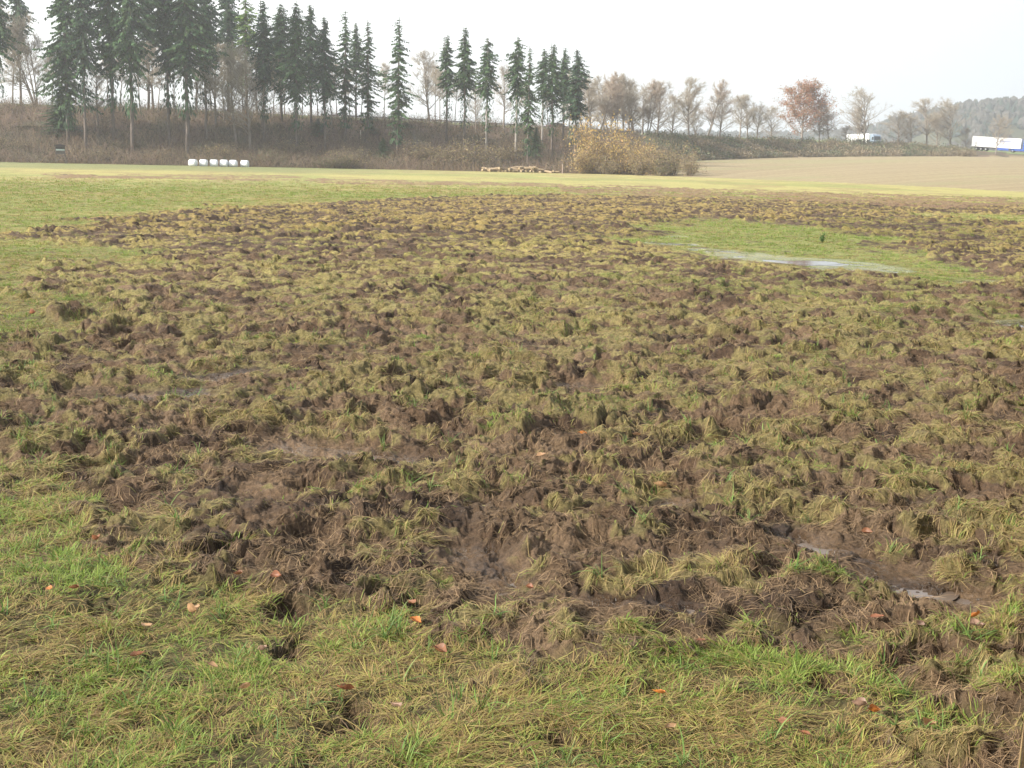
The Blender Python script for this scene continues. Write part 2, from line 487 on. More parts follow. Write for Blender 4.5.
# ------------------------------------------------------------------ materials
def mat(name, rough=.8, spec=.3, color=None, attr=None, trans=0, noise=0, nscale=5, bump=0, bscale=60, bdist=.01, hsv=None):
    m = bpy.data.materials.new(name); m.use_nodes = True
    nt = m.node_tree; N = nt.nodes; L = nt.links
    b = N['Principled BSDF']; out = N['Material Output']
    b.inputs['Roughness'].default_value = rough
    b.inputs['Specular IOR Level'].default_value = spec
    src = None
    if attr:
        a = N.new('ShaderNodeAttribute'); a.attribute_name = attr; src = a.outputs['Color']
    else:
        c = N.new('ShaderNodeRGB'); c.outputs[0].default_value = (*color, 1); src = c.outputs[0]
    if noise:
        tc = N.new('ShaderNodeTexCoord'); nz = N.new('ShaderNodeTexNoise'); nz.inputs['Scale'].default_value = nscale; nz.inputs['Detail'].default_value = 6
        nz.inputs['Roughness'].default_value = .65
        L.new(tc.outputs['Object'], nz.inputs['Vector'])
        mr = N.new('ShaderNodeMapRange'); mr.inputs['From Min'].default_value = .3; mr.inputs['From Max'].default_value = .7
        mr.inputs['To Min'].default_value = 1 - noise; mr.inputs['To Max'].default_value = 1 + noise
        L.new(nz.outputs['Fac'], mr.inputs['Value'])
        mx = N.new('ShaderNodeMix'); mx.data_type = 'RGBA'; mx.blend_type = 'MULTIPLY'; mx.inputs[0].default_value = 1
        L.new(src, mx.inputs[6]); L.new(mr.outputs[0], mx.inputs[7]); src = mx.outputs[2]
    L.new(src, b.inputs['Base Color'])
    if bump:
        tc = N.new('ShaderNodeTexCoord'); nz = N.new('ShaderNodeTexNoise'); nz.inputs['Scale'].default_value = bscale; nz.inputs['Detail'].default_value = 5
        L.new(tc.outputs['Object'], nz.inputs['Vector'])
        bp = N.new('ShaderNodeBump'); bp.inputs['Strength'].default_value = bump; bp.inputs['Distance'].default_value = bdist
        L.new(nz.outputs['Fac'], bp.inputs['Height']); L.new(bp.outputs[0], b.inputs['Normal'])
    if trans:
        t = N.new('ShaderNodeBsdfTranslucent'); L.new(src, t.inputs['Color'])
        mx = N.new('ShaderNodeMixShader'); mx.inputs[0].default_value = trans
        L.new(b.outputs[0], mx.inputs[1]); L.new(t.outputs[0], mx.inputs[2]); L.new(mx.outputs[0], out.inputs['Surface'])
    return m


def ground_mat():
    m = mat('ground', .85, .3, attr='Col')
    nt = m.node_tree; N = nt.nodes; L = nt.links; b = N['Principled BSDF']
    col_src = b.inputs['Base Color'].links[0].from_socket
    tc = N.new('ShaderNodeTexCoord')
    n1 = N.new('ShaderNodeTexNoise'); n1.inputs['Scale'].default_value = 38; n1.inputs['Detail'].default_value = 8; n1.inputs['Roughness'].default_value = .7
    n2 = N.new('ShaderNodeTexNoise'); n2.inputs['Scale'].default_value = 3.2; n2.inputs['Detail'].default_value = 9; n2.inputs['Roughness'].default_value = .72
    for n in (n1, n2): L.new(tc.outputs['Object'], n.inputs['Vector'])
    mr = N.new('ShaderNodeMapRange'); mr.inputs['From Min'].default_value = .3; mr.inputs['From Max'].default_value = .7
    mr.inputs['To Min'].default_value = .42; mr.inputs['To Max'].default_value = 1.55
    L.new(n1.outputs['Fac'], mr.inputs['Value'])
    mr2 = N.new('ShaderNodeMapRange'); mr2.inputs['From Min'].default_value = .32; mr2.inputs['From Max'].default_value = .68
    mr2.inputs['To Min'].default_value = .78; mr2.inputs['To Max'].default_value = 1.22
    L.new(n2.outputs['Fac'], mr2.inputs['Value'])
    mul = N.new('ShaderNodeMath'); mul.operation = 'MULTIPLY'
    L.new(mr.outputs[0], mul.inputs[0]); L.new(mr2.outputs[0], mul.inputs[1])
    mx = N.new('ShaderNodeMix'); mx.data_type = 'RGBA'; mx.blend_type = 'MULTIPLY'; mx.inputs[0].default_value = 1
    L.new(col_src, mx.inputs[6]); L.new(mul.outputs[0], mx.inputs[7])
    wa = N.new('ShaderNodeAttribute'); wa.attribute_name = 'wet'
    # wetness darkens nothing by position of light; it lowers roughness and slightly greys the earth
    L.new(mx.outputs[2], b.inputs['Base Color'])
    rr = N.new('ShaderNodeMapRange'); rr.inputs['To Min'].default_value = .88; rr.inputs['To Max'].default_value = .16
    L.new(wa.outputs['Fac'], rr.inputs['Value']); L.new(rr.outputs[0], b.inputs['Roughness'])
    bp = N.new('ShaderNodeBump'); bp.inputs['Strength'].default_value = 1.0; bp.inputs['Distance'].default_value = .055
    n3 = N.new('ShaderNodeTexNoise'); n3.inputs['Scale'].default_value = 30; n3.inputs['Detail'].default_value = 8; n3.inputs['Roughness'].default_value = .78
    L.new(tc.outputs['Object'], n3.inputs['Vector']); L.new(n3.outputs['Fac'], bp.inputs['Height'])
    L.new(bp.outputs[0], b.inputs['Normal'])
    return m


# ------------------------------------------------------------------ ground
V = np.stack([GX + dX, GY + dY, GZ], -1).reshape(-1, 3)
idx = np.arange(NR * NA).reshape(NR, NA); nxt = np.roll(idx, -1, axis=1)
Q = np.stack([idx[:-1], idx[1:], nxt[1:], nxt[:-1]], -1).reshape(-1, 4)[:, ::-1]
cz = float(GZ[0].mean())
V = np.concatenate([V, [[0, 0, cz]]])
T = np.stack([np.full(NA, NR * NA), idx[0], nxt[0]], -1)[:, ::-1]
me = mesh_arrays('ground', V, Q, T, True)
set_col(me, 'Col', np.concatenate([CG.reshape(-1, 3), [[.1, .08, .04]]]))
set_f(me, 'wet', np.append(WETG.ravel(), 0))
link('ground', me, ground_mat(), kind='structure')

# water in the hollows
mw = mat('water', .03, .5, color=(.035, .03, .022), bump=.05, bscale=6, bdist=.01)
mw.node_tree.nodes['Principled BSDF'].inputs['IOR'].default_value = 1.33
PL = ['long', ] * 8
for k, (a, b, w) in enumerate(PUD):
    a = np.array(a); b = np.array(b); d = b - a; L_ = np.linalg.norm(d); d = d / L_; n = np.array([-d[1], d[0]])
    P = []
    for i in range(40):
        t = 2 * PI * i / 40
        e = a if math.cos(t) < 0 else b
        P.append(e + d * math.cos(t) * w * 1.5 + n * math.sin(t) * w * 1.5)
    mb = MB()
    zc = -.006 - .002 * k
    mb.add([(p[0], p[1], zc) for p in P] + [((a[0] + b[0]) / 2, (a[1] + b[1]) / 2, zc)], None, [(40, i, (i + 1) % 40) for i in range(40)])
    mb.build('puddle_water', mw, kind='structure')

mmud = mat('muddy_water', .24, .5, color=(.13, .095, .07), bump=.04, bscale=9, bdist=.01)
for k, (a, b, w) in enumerate(WET):
    a = np.array(a); b = np.array(b); d = b - a; d = d / np.linalg.norm(d); n = np.array([-d[1], d[0]])
    P = [(a if math.cos(t) < 0 else b) + d * math.cos(t) * w * 1.75 + n * math.sin(t) * w * 1.75 for t in np.linspace(0, 2 * PI, 41)[:-1]]
    mb = MB(); zc = -.004 - .001 * k
    mb.add([(p[0], p[1], zc) for p in P] + [((a[0] + b[0]) / 2, (a[1] + b[1]) / 2, zc)], None, [(40, i, (i + 1) % 40) for i in range(40)])
    mb.build('puddle_water', mmud, kind='structure')

# ------------------------------------------------------------------ grass
def ribbons(root, dirh, length, width, phi, droop, colr, nseg=3, clampz=True, tipc=1.15, lift=.004):
    """root (n,2) on the map, drawn as bent ribbons that follow or drape over the relief"""
    n = len(root)
    t = np.linspace(0, 1, nseg + 1)
    hor = length[:, None] * np.cos(phi)[:, None] * t[None]
    hx = root[:, 0:1] + dirh[:, 0:1] * hor; hy = root[:, 1:2] + dirh[:, 1:2] * hor
    side = (rng.random(n) - .5)[:, None] * .5 * length[:, None] * t[None] ** 2
    hx = hx - dirh[:, 1:2] * side; hy = hy + dirh[:, 0:1] * side
    gz, ddx, ddy = lookup(hx, hy, [GZ, dX, dY])
    z = gz[:, 0:1] + length[:, None] * (np.sin(phi)[:, None] * t[None] - droop[:, None] * t[None] ** 2)
    z = np.maximum(z, gz + lift * (1 + 2 * t[None]))
    X = hx + ddx; Y = hy + ddy
    wd = width[:, None] * (1 - t[None] ** 1.6 * .85) * .5
    ang = rng.random(n) * .9 - .45
    sx = -dirh[:, 1] * np.cos(ang); sy = dirh[:, 0] * np.cos(ang); sz = np.sin(ang)
    A = np.stack([X - sx[:, None] * wd, Y - sy[:, None] * wd, z - sz[:, None] * wd], -1)
    B = np.stack([X + sx[:, None] * wd, Y + sy[:, None] * wd, z + sz[:, None] * wd], -1)
    V = np.stack([A, B], 2).reshape(n, -1, 3)  # n,(nseg+1)*2,3
    k = (nseg + 1) * 2
    base = (np.arange(n) * k)[:, None, None]
    q = np.array([[2 * i, 2 * i + 1, 2 * i + 3, 2 * i + 2] for i in range(nseg)])[None]
    Q = (base + q).reshape(-1, 4)
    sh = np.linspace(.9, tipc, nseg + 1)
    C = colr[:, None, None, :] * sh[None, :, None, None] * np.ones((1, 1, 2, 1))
    return V.reshape(-1, 3), Q, C.reshape(-1, 3)


NT = 104000
u = rng.random(NT)
rr = (2.9 ** .55 + u * (95 ** .55 - 2.9 ** .55)) ** (1 / .55)
aa = np.radians((rng.random(NT) - .5) * 56)
tx = rr * np.sin(aa); ty = rr * np.cos(aa)
so, dk, mm, we, gcol = lookup(tx, ty, [SOILG, DRYG, MG, WETG, CG])
keep = rng.random(NT) < np.clip(1.05 - so * .93 - we * .95, .0, 1) * (rr < 60 + 35 * rng.random(NT))
tx, ty, rr, so, dk, mm = [a[keep] for a in (tx, ty, rr, so, dk, mm)]
nT = len(tx); rr = rr / SC
hum = np.clip((fbm(tx / .22, ty / .22, 4, 2) - .30) * 2.6, .0, 1)  # hummocks of longer grass and thin bare spots
patchb = fbm(tx / .7, ty / .7, 9, 3)
nb = np.clip((rng.gamma(4, 3.4, nT) + 3) * np.where(so > .5, .4, 1) * np.where(rr < 9, .45 + .95 * hum, 1) * np.where(rr < 4, 1.25, 1) * np.where(rr > 14, .75, 1), 2, 36).astype(int)
ti = np.repeat(np.arange(nT), nb); n = len(ti)
rB = rr[ti]
sp = (.018 + .03 * rng.random(nT)) * (1 + rr / 9)
ang = rng.random(n) * 2 * PI
rad = np.sqrt(rng.random(n)) * sp[ti]
rx = tx[ti] + np.cos(ang) * rad; ry = ty[ti] + np.sin(ang) * rad
so_b = lookup(rx, ry, [SOILG])[0]
comb = fbm(tx * .9, ty * .9, 3, 2) * 4 * PI
cx = np.cos(comb)[ti]; cy = np.sin(comb)[ti]
cw = (.25 + .9 * rng.random(nT))[ti]
dx = np.cos(ang) + cw * cx + rng.normal(0, .45, n); dy = np.sin(ang) + cw * cy + rng.normal(0, .45, n)
dl = np.hypot(dx, dy) + 1e-6; dirh = np.stack([dx / dl, dy / dl], -1)
greenT = rng.random(nT) < (.60 - .40 * dk - (.18 + .14 * (rr > 6)) * mm + 1.6 * (patchb - .5))
gb = (greenT[ti] & (rng.random(n) < .8)) | (rng.random(n) < .07)
length = (.030 + .045 * rng.random(n)) * (1 - .18 * mm[ti]) * (1 + .5 * rng.random(nT)[ti]) * (.65 + .55 * hum[ti]) * np.where(gb, .8, 1.15) * (1 + rB / 40)
length = np.where(so_b > .5, length * .7, length)
width = (.0014 + .0013 * rng.random(n)) * np.where(gb, 1.15, .85) * (1 + rB / 5.5)
phi = np.where(gb, np.radians(25 + 50 * rng.random(n)), np.radians(5 + 40 * rng.random(n)))
droop = .25 + .75 * rng.random(n)
gA = np.array([.12, .20, .030]); gB = np.array([.29, .36, .070]); sA = np.array([.47, .37, .14]); sB = np.array([.29, .18, .075]); sC = np.array([.37, .36, .09])
v = rng.random((n, 1)); tv = rng.random((nT, 1))[ti]
cgreen = gA + (gB - gA) * (.5 * v + .5 * tv)
cst = np.where(rng.random((n, 1)) < .30, sC, sA + (sB - sA) * v)
cst = np.where(rng.random((n, 1)) < .16, np.array([.17, .105, .055]), cst)
mt = mm[ti][:, None] * .3
cst = cst * (1 - mt) + np.array([.44, .34, .17]) * mt
colr = np.where(gb[:, None], cgreen, cst) * (.8 + .4 * rng.random((n, 1)))
dirty = ((so_b > .45) & (rng.random(n) < .75))[:, None]
colr = np.where(dirty, np.array([.20, .135, .085]) * (.6 + .8 * rng.random((n, 1))), colr)
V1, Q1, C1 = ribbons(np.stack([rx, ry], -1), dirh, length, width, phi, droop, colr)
# coarse strong tufts in the very front
NF = 900
fx = []; fy = []
u = rng.random(NF); rf = 2.9 + u * 9; af = np.radians((rng.random(NF) - .5) * 56)
fx = rf * np.sin(af); fy = rf * np.cos(af)
sof = lookup(fx, fy, [SOILG])[0]
kf = sof < .4; fx = fx[kf]; fy = fy[kf]; nF = len(fx)
ti = np.repeat(np.arange(nF), 9); n = len(ti)
ang = rng.random(n) * 2 * PI
V2, Q2, C2 = ribbons(np.stack([fx[ti] + rng.normal(0, .01, n), fy[ti] + rng.normal(0, .01, n)], -1), np.stack([np.cos(ang), np.sin(ang)], -1),
                     .07 + .08 * rng.random(n), .003 + .0025 * rng.random(n), np.radians(30 + 50 * rng.random(n)), .2 + .5 * rng.random(n),
                     np.array([.11, .20, .05]) * (.7 + .8 * rng.random((n, 1))) + np.array([.06, .02, 0]) * rng.random((n, 1)), nseg=4)
mg = mat('grass_blade', .55, .35, attr='Col', trans=.35)
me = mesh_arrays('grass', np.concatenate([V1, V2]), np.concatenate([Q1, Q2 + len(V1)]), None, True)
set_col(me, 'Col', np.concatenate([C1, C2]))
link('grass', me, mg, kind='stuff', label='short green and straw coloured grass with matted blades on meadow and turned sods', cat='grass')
# torn roots and straw lying over the earth
NRt = 260000
u = rng.random(NRt); rr = (2.9 ** .6 + u * (22 ** .6 - 2.9 ** .6)) ** (1 / .6); aa = np.radians((rng.random(NRt) - .5) * 56)
x = rr * np.sin(aa); y = rr * np.cos(aa)
so, we = lookup(x, y, [SOILG, WETG])
k = (so > .45) & (we < .3) & (fbm(x * 2.5, y * 2.5, 4, 2) > .36); x = x[k]; y = y[k]; rr = rr[k]; n = len(x)
an = fbm(x * 3, y * 3, 2, 2) * 4 * PI + rng.normal(0, .8, n)
rr = rr / SC
V3, Q3, C3 = ribbons(np.stack([x, y], -1), np.stack([np.cos(an), np.sin(an)], -1), .03 + .07 * rng.random(n), (.0011 + .001 * rng.random(n)) * (1 + rr / 5),
                     np.radians(5 + 35 * rng.random(n)), .2 + .5 * rng.random(n), np.array([.26, .175, .098]) * (.45 + .95 * rng.random((n, 1)) ** 1.3), nseg=3, lift=.002)
me = mesh_arrays('roots', V3, Q3, None, True); set_col(me, 'Col', C3)
link('torn_roots', me, mat('root_fibre', .8, .2, attr='Col', trans=.1), kind='stuff', label='fine brown roots and straw lying over the churned earth', cat='roots')

# ------------------------------------------------------------------ fallen leaves
ml = mat('dead_leaf', .5, .4, attr='Col', trans=.25, noise=.25, nscale=40)


def leaf_mesh(size, colr, curl, seed):
    R = random.Random(seed); mb = MB(); V = []; n = 9; nw = 4
    for i in range(n + 1):
        t = i / n
        w = .36 * math.sin(PI * min(1, t * 1.02) ** .8) * (1 - .25 * t) + .01
        for j in range(-nw, nw + 1):
            s = j / nw
            V.append((size * (t - .5), size * s * w * (1 + .08 * R.uniform(-1, 1)), size * (curl * (s * s * w * 1.3 + .8 * (t - .5) ** 2) + .05 * R.uniform(-1, 1) * abs(s))))
    m_ = 2 * nw + 1
    q = [(i * m_ + j, i * m_ + j + 1, (i + 1) * m_ + j + 1, (i + 1) * m_ + j) for i in range(n) for j in range(m_ - 1)]
    C = [np.array(colr) * (.75 if abs(j) == 0 else 1) * R.uniform(.85, 1.15) for i in range(n + 1) for j in range(-nw, nw + 1)]
    mb.add(V, q, None, np.array(C))
    mb.tube([(-size * .5, 0, .0), (-size * .62, .003, .004), (-size * .75, .006, .001)], [.0012, .001, .0008], 4, np.array(colr) * .5)
    return mb.mesh('fallen_leaf', True)


OR = (.48, .17, .04); TAN = (.42, .25, .13); BR = (.24, .105, .05); PK = (.33, .21, .15); RD = (.27, .11, .055)
LEAVES = [
 (416, 632, .052, OR, 'bright orange dead leaf on grass just below the mud edge, left of centre'),
 (411, 615, .045, BR, 'orange-brown dead leaf in a small turf hole, above the bright orange leaf'),
 (441, 664, .060, BR, 'curled ragged brown leaf standing on the grass left of centre, below the earth heap'),
 (191, 625, .060, TAN, 'large flat tan leaf lying on grass in the lower left of the photo'),
 (146, 634, .050, TAN, 'tan leaf with a folded edge left of the large flat tan leaf'),
 (138, 671, .048, BR, 'brown leaf standing on edge in the grass at lower left'),
 (50, 599, .040, OR, 'small orange leaf on the grass near the left edge'),
 (74, 599, .040, BR, 'small brown leaf just right of the small orange leaf near the left edge'),
 (277, 588, .050, RD, 'red-brown leaf at the upper end of the turf, below the left mud border'),
 (238, 581, .035, BR, 'small brown leaf pressed into the grass left of the red-brown leaf'),
 (96, 547, .050, RD, 'dark red-brown leaf among sods at the left, highest of the left leaves'),
 (213, 677, .036, TAN, 'small tan leaf in the lower left grass, below the large flat tan leaf'),
 (262, 662, .036, PK, 'small pinkish leaf beside the little hole in the lower left turf'),
 (245, 700, .040, TAN, 'pale tan leaf at the bottom left, sunk between grass blades'),
 (345, 722, .055, RD, 'dark red leaf lying in the largest hole at the bottom of the turf'),
 (395, 722, .050, PK, 'wet greyish pink leaf on the right rim of the hole at the bottom'),
 (658, 708, .042, OR, 'bright orange round leaf alone on the green turf, bottom centre right'),
 (671, 742, .038, TAN, 'tan leaf at the bottom edge below the bright orange round leaf'),
 (803, 746, .038, RD, 'dark red leaf in the grass near the bottom right'),
 (858, 719, .044, PK, 'pale pink leaf on the right part of the turf'),
 (874, 723, .036, OR, 'orange-brown leaf touching the right side of the pale pink leaf'),
 (783, 733, .034, BR, 'brown leaf left of the dark red leaf near the bottom right'),
 (928, 737, .055, TAN, 'long tan leaf at the right of the turf beside the dark earth'),
 (975, 624, .045, OR, 'orange leaf on the sod near the right edge'),
 (976, 635, .060, PK, 'broad purplish leaf just below the orange leaf near the right edge'),
 (876, 634, .050, RD, 'dark red leaf in a hollow of the sods at right'),
 (918, 655, .045, PK, 'reddish leaf between the hollow and the lower right earth heap'),
 (700, 650, .036, RD, 'red-brown leaf at the lower border of the mud right of centre'),
 (660, 475, .070, TAN, 'pale tan leaf on the mound in the middle of the mud, right of centre'),
 (636, 435, .055, TAN, 'small pale leaf on wet mud above the mound, farther of the pale pair'),
 (582, 437, .065, OR, 'orange-tan leaf on the wet mud left of the small pale leaf'),
 (541, 466, .050, TAN, 'pale leaf lying on top of the straw tussock in the centre'),
 (530, 598, .035, RD, 'small red leaf on the smooth brown earth in the centre'),
 (866, 552, .050, BR, 'brown leaf in the wet hollow at right'),
 (32, 318, .085, RD, 'reddish leaf in the grass far up at the left edge'),
]
for i, (px, py, s, c, lab) in enumerate(LEAVES):
    x, y = gp(px, py, .02)
    x, y = gp(px, py, ground_z(x, y))
    z = ground_z(x, y)
    o = link('fallen_leaf', leaf_mesh(s, c, random.uniform(.2, 1.3), i), ml, loc=(x, y, z + .038), label=lab, cat='leaf', group='dead leaves scattered over the turf')
    o.rotation_euler = (random.uniform(-.1, .6), random.uniform(-.3, .3), random.uniform(-.9, .9) + random.choice([0, 3.14]))

# ------------------------------------------------------------------ trees
mbark = mat('bark', .9, .1, attr='Col', noise=.25, nscale=2)
mneedle = mat('needles', .75, .2, attr='Col', trans=.15)
mtwig = mat('twigs', .9, .1, attr='Col')
mleafy = mat('dry_leaves', .7, .2, attr='Col', trans=.3)


def quads_from(center, axis, side, L_, W_, mb, colr):
    """many small rhombic sprays at once"""
    A = center; B = center + axis * (L_ * .45)[:, None] + side * (W_ * .5)[:, None]
    C = center + axis * L_[:, None]; D = center + axis * (L_ * .5)[:, None] - side * (W_ * .5)[:, None]
    n = len(center)
    V = np.stack([A, B, C, D], 1).reshape(-1, 3)
    q = np.arange(4 * n).reshape(-1, 4)
    mb.add(V, q, None, np.repeat(colr, 4, axis=0))


def spruce_meshes(seed, base=.4, rad=2.6, dens=1.0, stubs=True, H=25.0, tint=(.055, .105, .045), tc=(.17, .14, .12), gap=0.12):
    R = np.random.default_rng(seed)
    tr = MB(); lean = R.normal(0, .25, 2)
    zs = np.linspace(0, H, 9)
    P = [(lean[0] * (z / H) ** 2 + R.normal(0, .04), lean[1] * (z / H) ** 2 + R.normal(0, .04), z) for z in zs]
    P[0] = (P[0][0], P[0][1], -1.0)
    tr.tube(P, [.27 * (1 - z / H) ** .8 + .02 for z in zs], 7, np.array(tc))
    cr = MB(); tints = np.array(tint)
    z = base * H
    Cn = []; Ax = []; Sd = []; Ls = []; Ws = []; Cs = []
    lump = R.random(40)
    while z < H - .2:
        t = (z / H - base) / (1 - base)
        prof = (min(1, .40 + t * 3.4) if t < .18 else 1) * (1 - t) ** .62 + .03
        k = max(3, int(R.integers(6, 10) * dens * (1 if t > .08 else .6)))
        wf = R.uniform(.62, 1.25)
        for b in range(k):
            if R.random() < gap: continue
            a = R.random() * 2 * PI
            L_ = 1.3 * rad * prof * wf * R.uniform(.5, 1.2) * (1 + .32 * math.cos(a - 2.3 * math.sin(z * .35 + seed))) * (.75 + .5 * lump[int(z * 2 + a) % 40]) + .15
            bv = R.uniform(.6, 1.6); dr = R.uniform(.15, .7) + .3 * (1 - t)
            st = np.arange(.12, 1.0001, .36 / max(L_, .4))
            for s in st:
                x = math.cos(a) * L_ * s; y = math.sin(a) * L_ * s
                zz = z - dr * L_ * s + .18 * L_ * s * s
                for sgn in (-1, 1, 0):
                    aa_ = a + sgn * R.uniform(.5, 1.1)
                    ax = np.array([math.cos(aa_), math.sin(aa_), -R.uniform(.25, 1.5)]); ax /= np.linalg.norm(ax)
                    sd = np.cross(ax, (R.normal(0, .3), R.normal(0, .3), 1)); sd /= np.linalg.norm(sd) + 1e-6
                    Cn.append((x, y, zz)); Ax.append(ax); Sd.append(sd)
                    tp = .45 + .55 * min(1, (1 - t) * 3.5); Ls.append(R.uniform(.45, 1.0) * (1 - .35 * s) * tp); Ws.append(R.uniform(.22, .48) * tp)
                    Cs.append(tints * bv * R.uniform(.75, 1.3) * np.array([R.uniform(.9, 1.25), 1, R.uniform(.8, 1.1)]))
            cr.tube([(0, 0, z), (math.cos(a) * L_ * .8, math.sin(a) * L_ * .8, z - dr * L_ * .8 + .12 * L_)], [.035, .012], 3, np.array((.1, .08, .07)))
        z += R.uniform(.26, .42) / dens
    quads_from(np.array(Cn), np.array(Ax), np.array(Sd), np.array(Ls), np.array(Ws), cr, np.array(Cs))
    # leader shoot
    cr.tube([(lean[0], lean[1], H - 1.0), (lean[0], lean[1], H + .4)], [.05, .01], 4, tints)
    # dead lower branches with scraps of green
    if stubs:
        zz = 3.0
        while zz < base * H + 1:
            for _ in range(R.integers(1, 3)):
                a = R.random() * 2 * PI; L_ = R.uniform(.5, 1.9)
                e = np.array([math.cos(a) * L_, math.sin(a) * L_, zz - R.uniform(.1, .9)])
                tr.tube([(0, 0, zz), e * .6 + np.array([0, 0, .4 * zz - .0]) * 1.0, e], [.03, .02, .008], 3, np.array((.13, .11, .1)))
            zz += R.uniform(.5, 1.3)
        n = int(170 * dens)
        a = R.random(n) * 2 * PI; l = R.uniform(.3, 1.5, n); zc = R.uniform(base * H * .45, base * H, n)
        c = np.stack([np.cos(a) * l, np.sin(a) * l, zc], -1)
        ax = np.stack([np.cos(a) * .4, np.sin(a) * .4, -np.ones(n)], -1); ax /= np.linalg.norm(ax, axis=1)[:, None]
        sd = np.stack([-np.sin(a), np.cos(a), 0 * a], -1)
        quads_from(c, ax, sd, R.uniform(.4, .9, n), R.uniform(.15, .35, n), cr, tints * R.uniform(.7, 1.3, (n, 1)))
    return tr.mesh('trunk', True), cr.mesh('crown')


SPV = {}


def spruce_variant(k):
    if k not in SPV:
        kw = dict(A=dict(seed=1, base=.20, rad=3.1, dens=1.15), B=dict(seed=2, base=.38, rad=3.3, dens=1.15), C=dict(seed=3, base=.50, rad=2.4, dens=1.0),
                  D=dict(seed=4, base=.25, rad=2.2, dens=.85, gap=.25), E=dict(seed=5, base=.52, rad=2.3, dens=1.0, tc=(.33, .30, .27)),
                  F=dict(seed=6, base=.42, rad=3.1, dens=1.1, tint=(.045, .088, .044)), P=dict(seed=7, base=.55, rad=3.0, dens=.9, tint=(.11, .19, .05), tc=(.30, .17, .10)),
                  S=dict(seed=8, base=.04, rad=3.6, dens=1.0, stubs=False), G=dict(seed=9, base=.42, rad=2.5, dens=1.05, tint=(.046, .088, .048)))[k]
        t, c = spruce_meshes(**kw)
        t.materials.append(mbark); c.materials.append(mneedle)
        SPV[k] = (t, c)
    return SPV[k]


def plant_tree(name, cat, px, ytop, dist, meshes, H0, width, label, group, rz=None, parts=('trunk', 'crown'), ymid=None, sink=0):
    x, y = pos(px, max(ytop, 0) * .5 + 80, dist)
    z = float(land(np.array([x]), np.array([y]))[0]) - .1 - sink
    h = elev(px, ytop, dist) - z
    o = thing(name, label, cat, (x, y, z), random.uniform(0, 6.28) if rz is None else rz, group)
    o.scale = (width, width, h / H0)
    for p, m_ in zip(parts, meshes):
        link(p, m_, parent=o)
    return o


SG = 'tall spruces along the wooded bank'
SP = [
 (-4, -70, 139, 'B', 1.0, 'dark spruce cut by the left edge of the photo'),
 (20, -30, 156, 'F', .8, 'thin high spruce behind the forked bare tree at far left'),
 (66, -60, 136, 'A', 1.0, 'broad grey-green spruce above the hunting stand, its branches hanging lowest'),
 (84, -45, 134.5, 'F', .9, 'spruce with a pale trunk right beside the broad one above the hunting stand'),
 (112, -75, 136, 'B', .95, 'left one of the two dark dense spruces between hunting stand and bales'),
 (131, -85, 134, 'B', 1.15, 'right one of the two dark dense spruces between hunting stand and bales'),
 (148, -15, 152, 'F', .9, 'slim spruce filling the gap left of the pale trunked spruce near the bales'),
 (168, -60, 136, 'F', .95, 'spruce just left of the pale trunk that stands by the bales'),
 (186, -75, 134, 'B', 1.25, 'big spruce with pale trunk standing directly left of the first bale'),
 (205, -40, 139, 'F', .9, 'spruce rising behind the second and third bale'),
 (228, -25, 150, 'F', .95, 'spruce left of the light green pine'),
 (264, -2, 137, 'F', .85, 'spruce right of the light green pine'),
 (281, 2, 145, 'B', .95, 'first of the four close dark spruces in the middle clump'),
 (296, 0, 136, 'B', .85, 'second and tallest of the four close dark spruces in the middle clump'),
 (311, 3, 144, 'F', .85, 'third of the four close dark spruces in the middle clump'),
 (325, 15, 137, 'F', .8, 'last of the four close dark spruces in the middle clump, with a lower tip'),
 (345, 9, 140, 'D', .95, 'tall spruce at the left of the pair before the lone ragged spruce'),
 (356, 22, 152, 'C', .7, 'lower spruce squeezed between the pair before the lone ragged spruce'),
 (368, 20, 141, 'D', .95, 'spruce at the right of the pair before the lone ragged spruce'),
 (398, 17, 136, 'D', 1.05, 'lone ragged spruce with drooping branches and open sky on both sides'),
 (447, 34, 143, 'C', .75, 'first spruce after the wide sky gap, with a blunt tip'),
 (465, 26, 139, 'C', .8, 'tallest spruce of the trio after the wide sky gap'),
 (487, 36, 138, 'E', .85, 'spruce with a long pale bare trunk, last of the trio after the sky gap'),
 (517, 35, 137, 'E', .85, 'tall spruce over the left part of the cut log heap'),
 (529, 46, 135, 'D', .7, 'thin spruce with green scraps down its trunk, second over the log heap'),
 (543, 47, 145, 'E', .7, 'third spruce over the log heap, left of the parked car'),
 (553, 43, 138, 'C', .8, 'spruce directly in front of the parked car'),
 (564, 47, 148, 'C', .7, 'spruce just right of the parked car'),
 (576, 49, 136, 'G', .85, 'dark blue-green spruce at the right end of the row'),
]
for px, yt, d, k, w, lab in SP:
    plant_tree('spruce', 'tree', px, yt, d, spruce_variant(k), 25.0, w, lab, SG)
plant_tree('pine_tree', 'tree', 246, -6, 143, spruce_variant('P'), 25.0, .95, 'light green pine with reddish upper trunk above the last bale', None)
YS = 'low young spruces on the bank'
for px, yt, d, w, lab in [(318, 118, 141, .42, 'small dark young spruce on the bank below the dense clump'),
                          (372, 126, 143, .40, 'young spruce on the bank below the ragged pair'),
                          (383, 137, 136, .32, 'lowest young spruce near the bank foot, left of the lone ragged spruce'),
                          (406, 122, 146, .40, 'young spruce on the slope right beside the lone ragged spruce'),
                          (60, 92, 138, .75, 'bushy young spruce drooping on the bank behind the hunting stand'),
                          (536, 126, 138, .35, 'young green spruce above the cut log heap')]:
    plant_tree('young_spruce', 'tree', px, yt, d, spruce_variant('S'), 25.0, w, lab, YS)


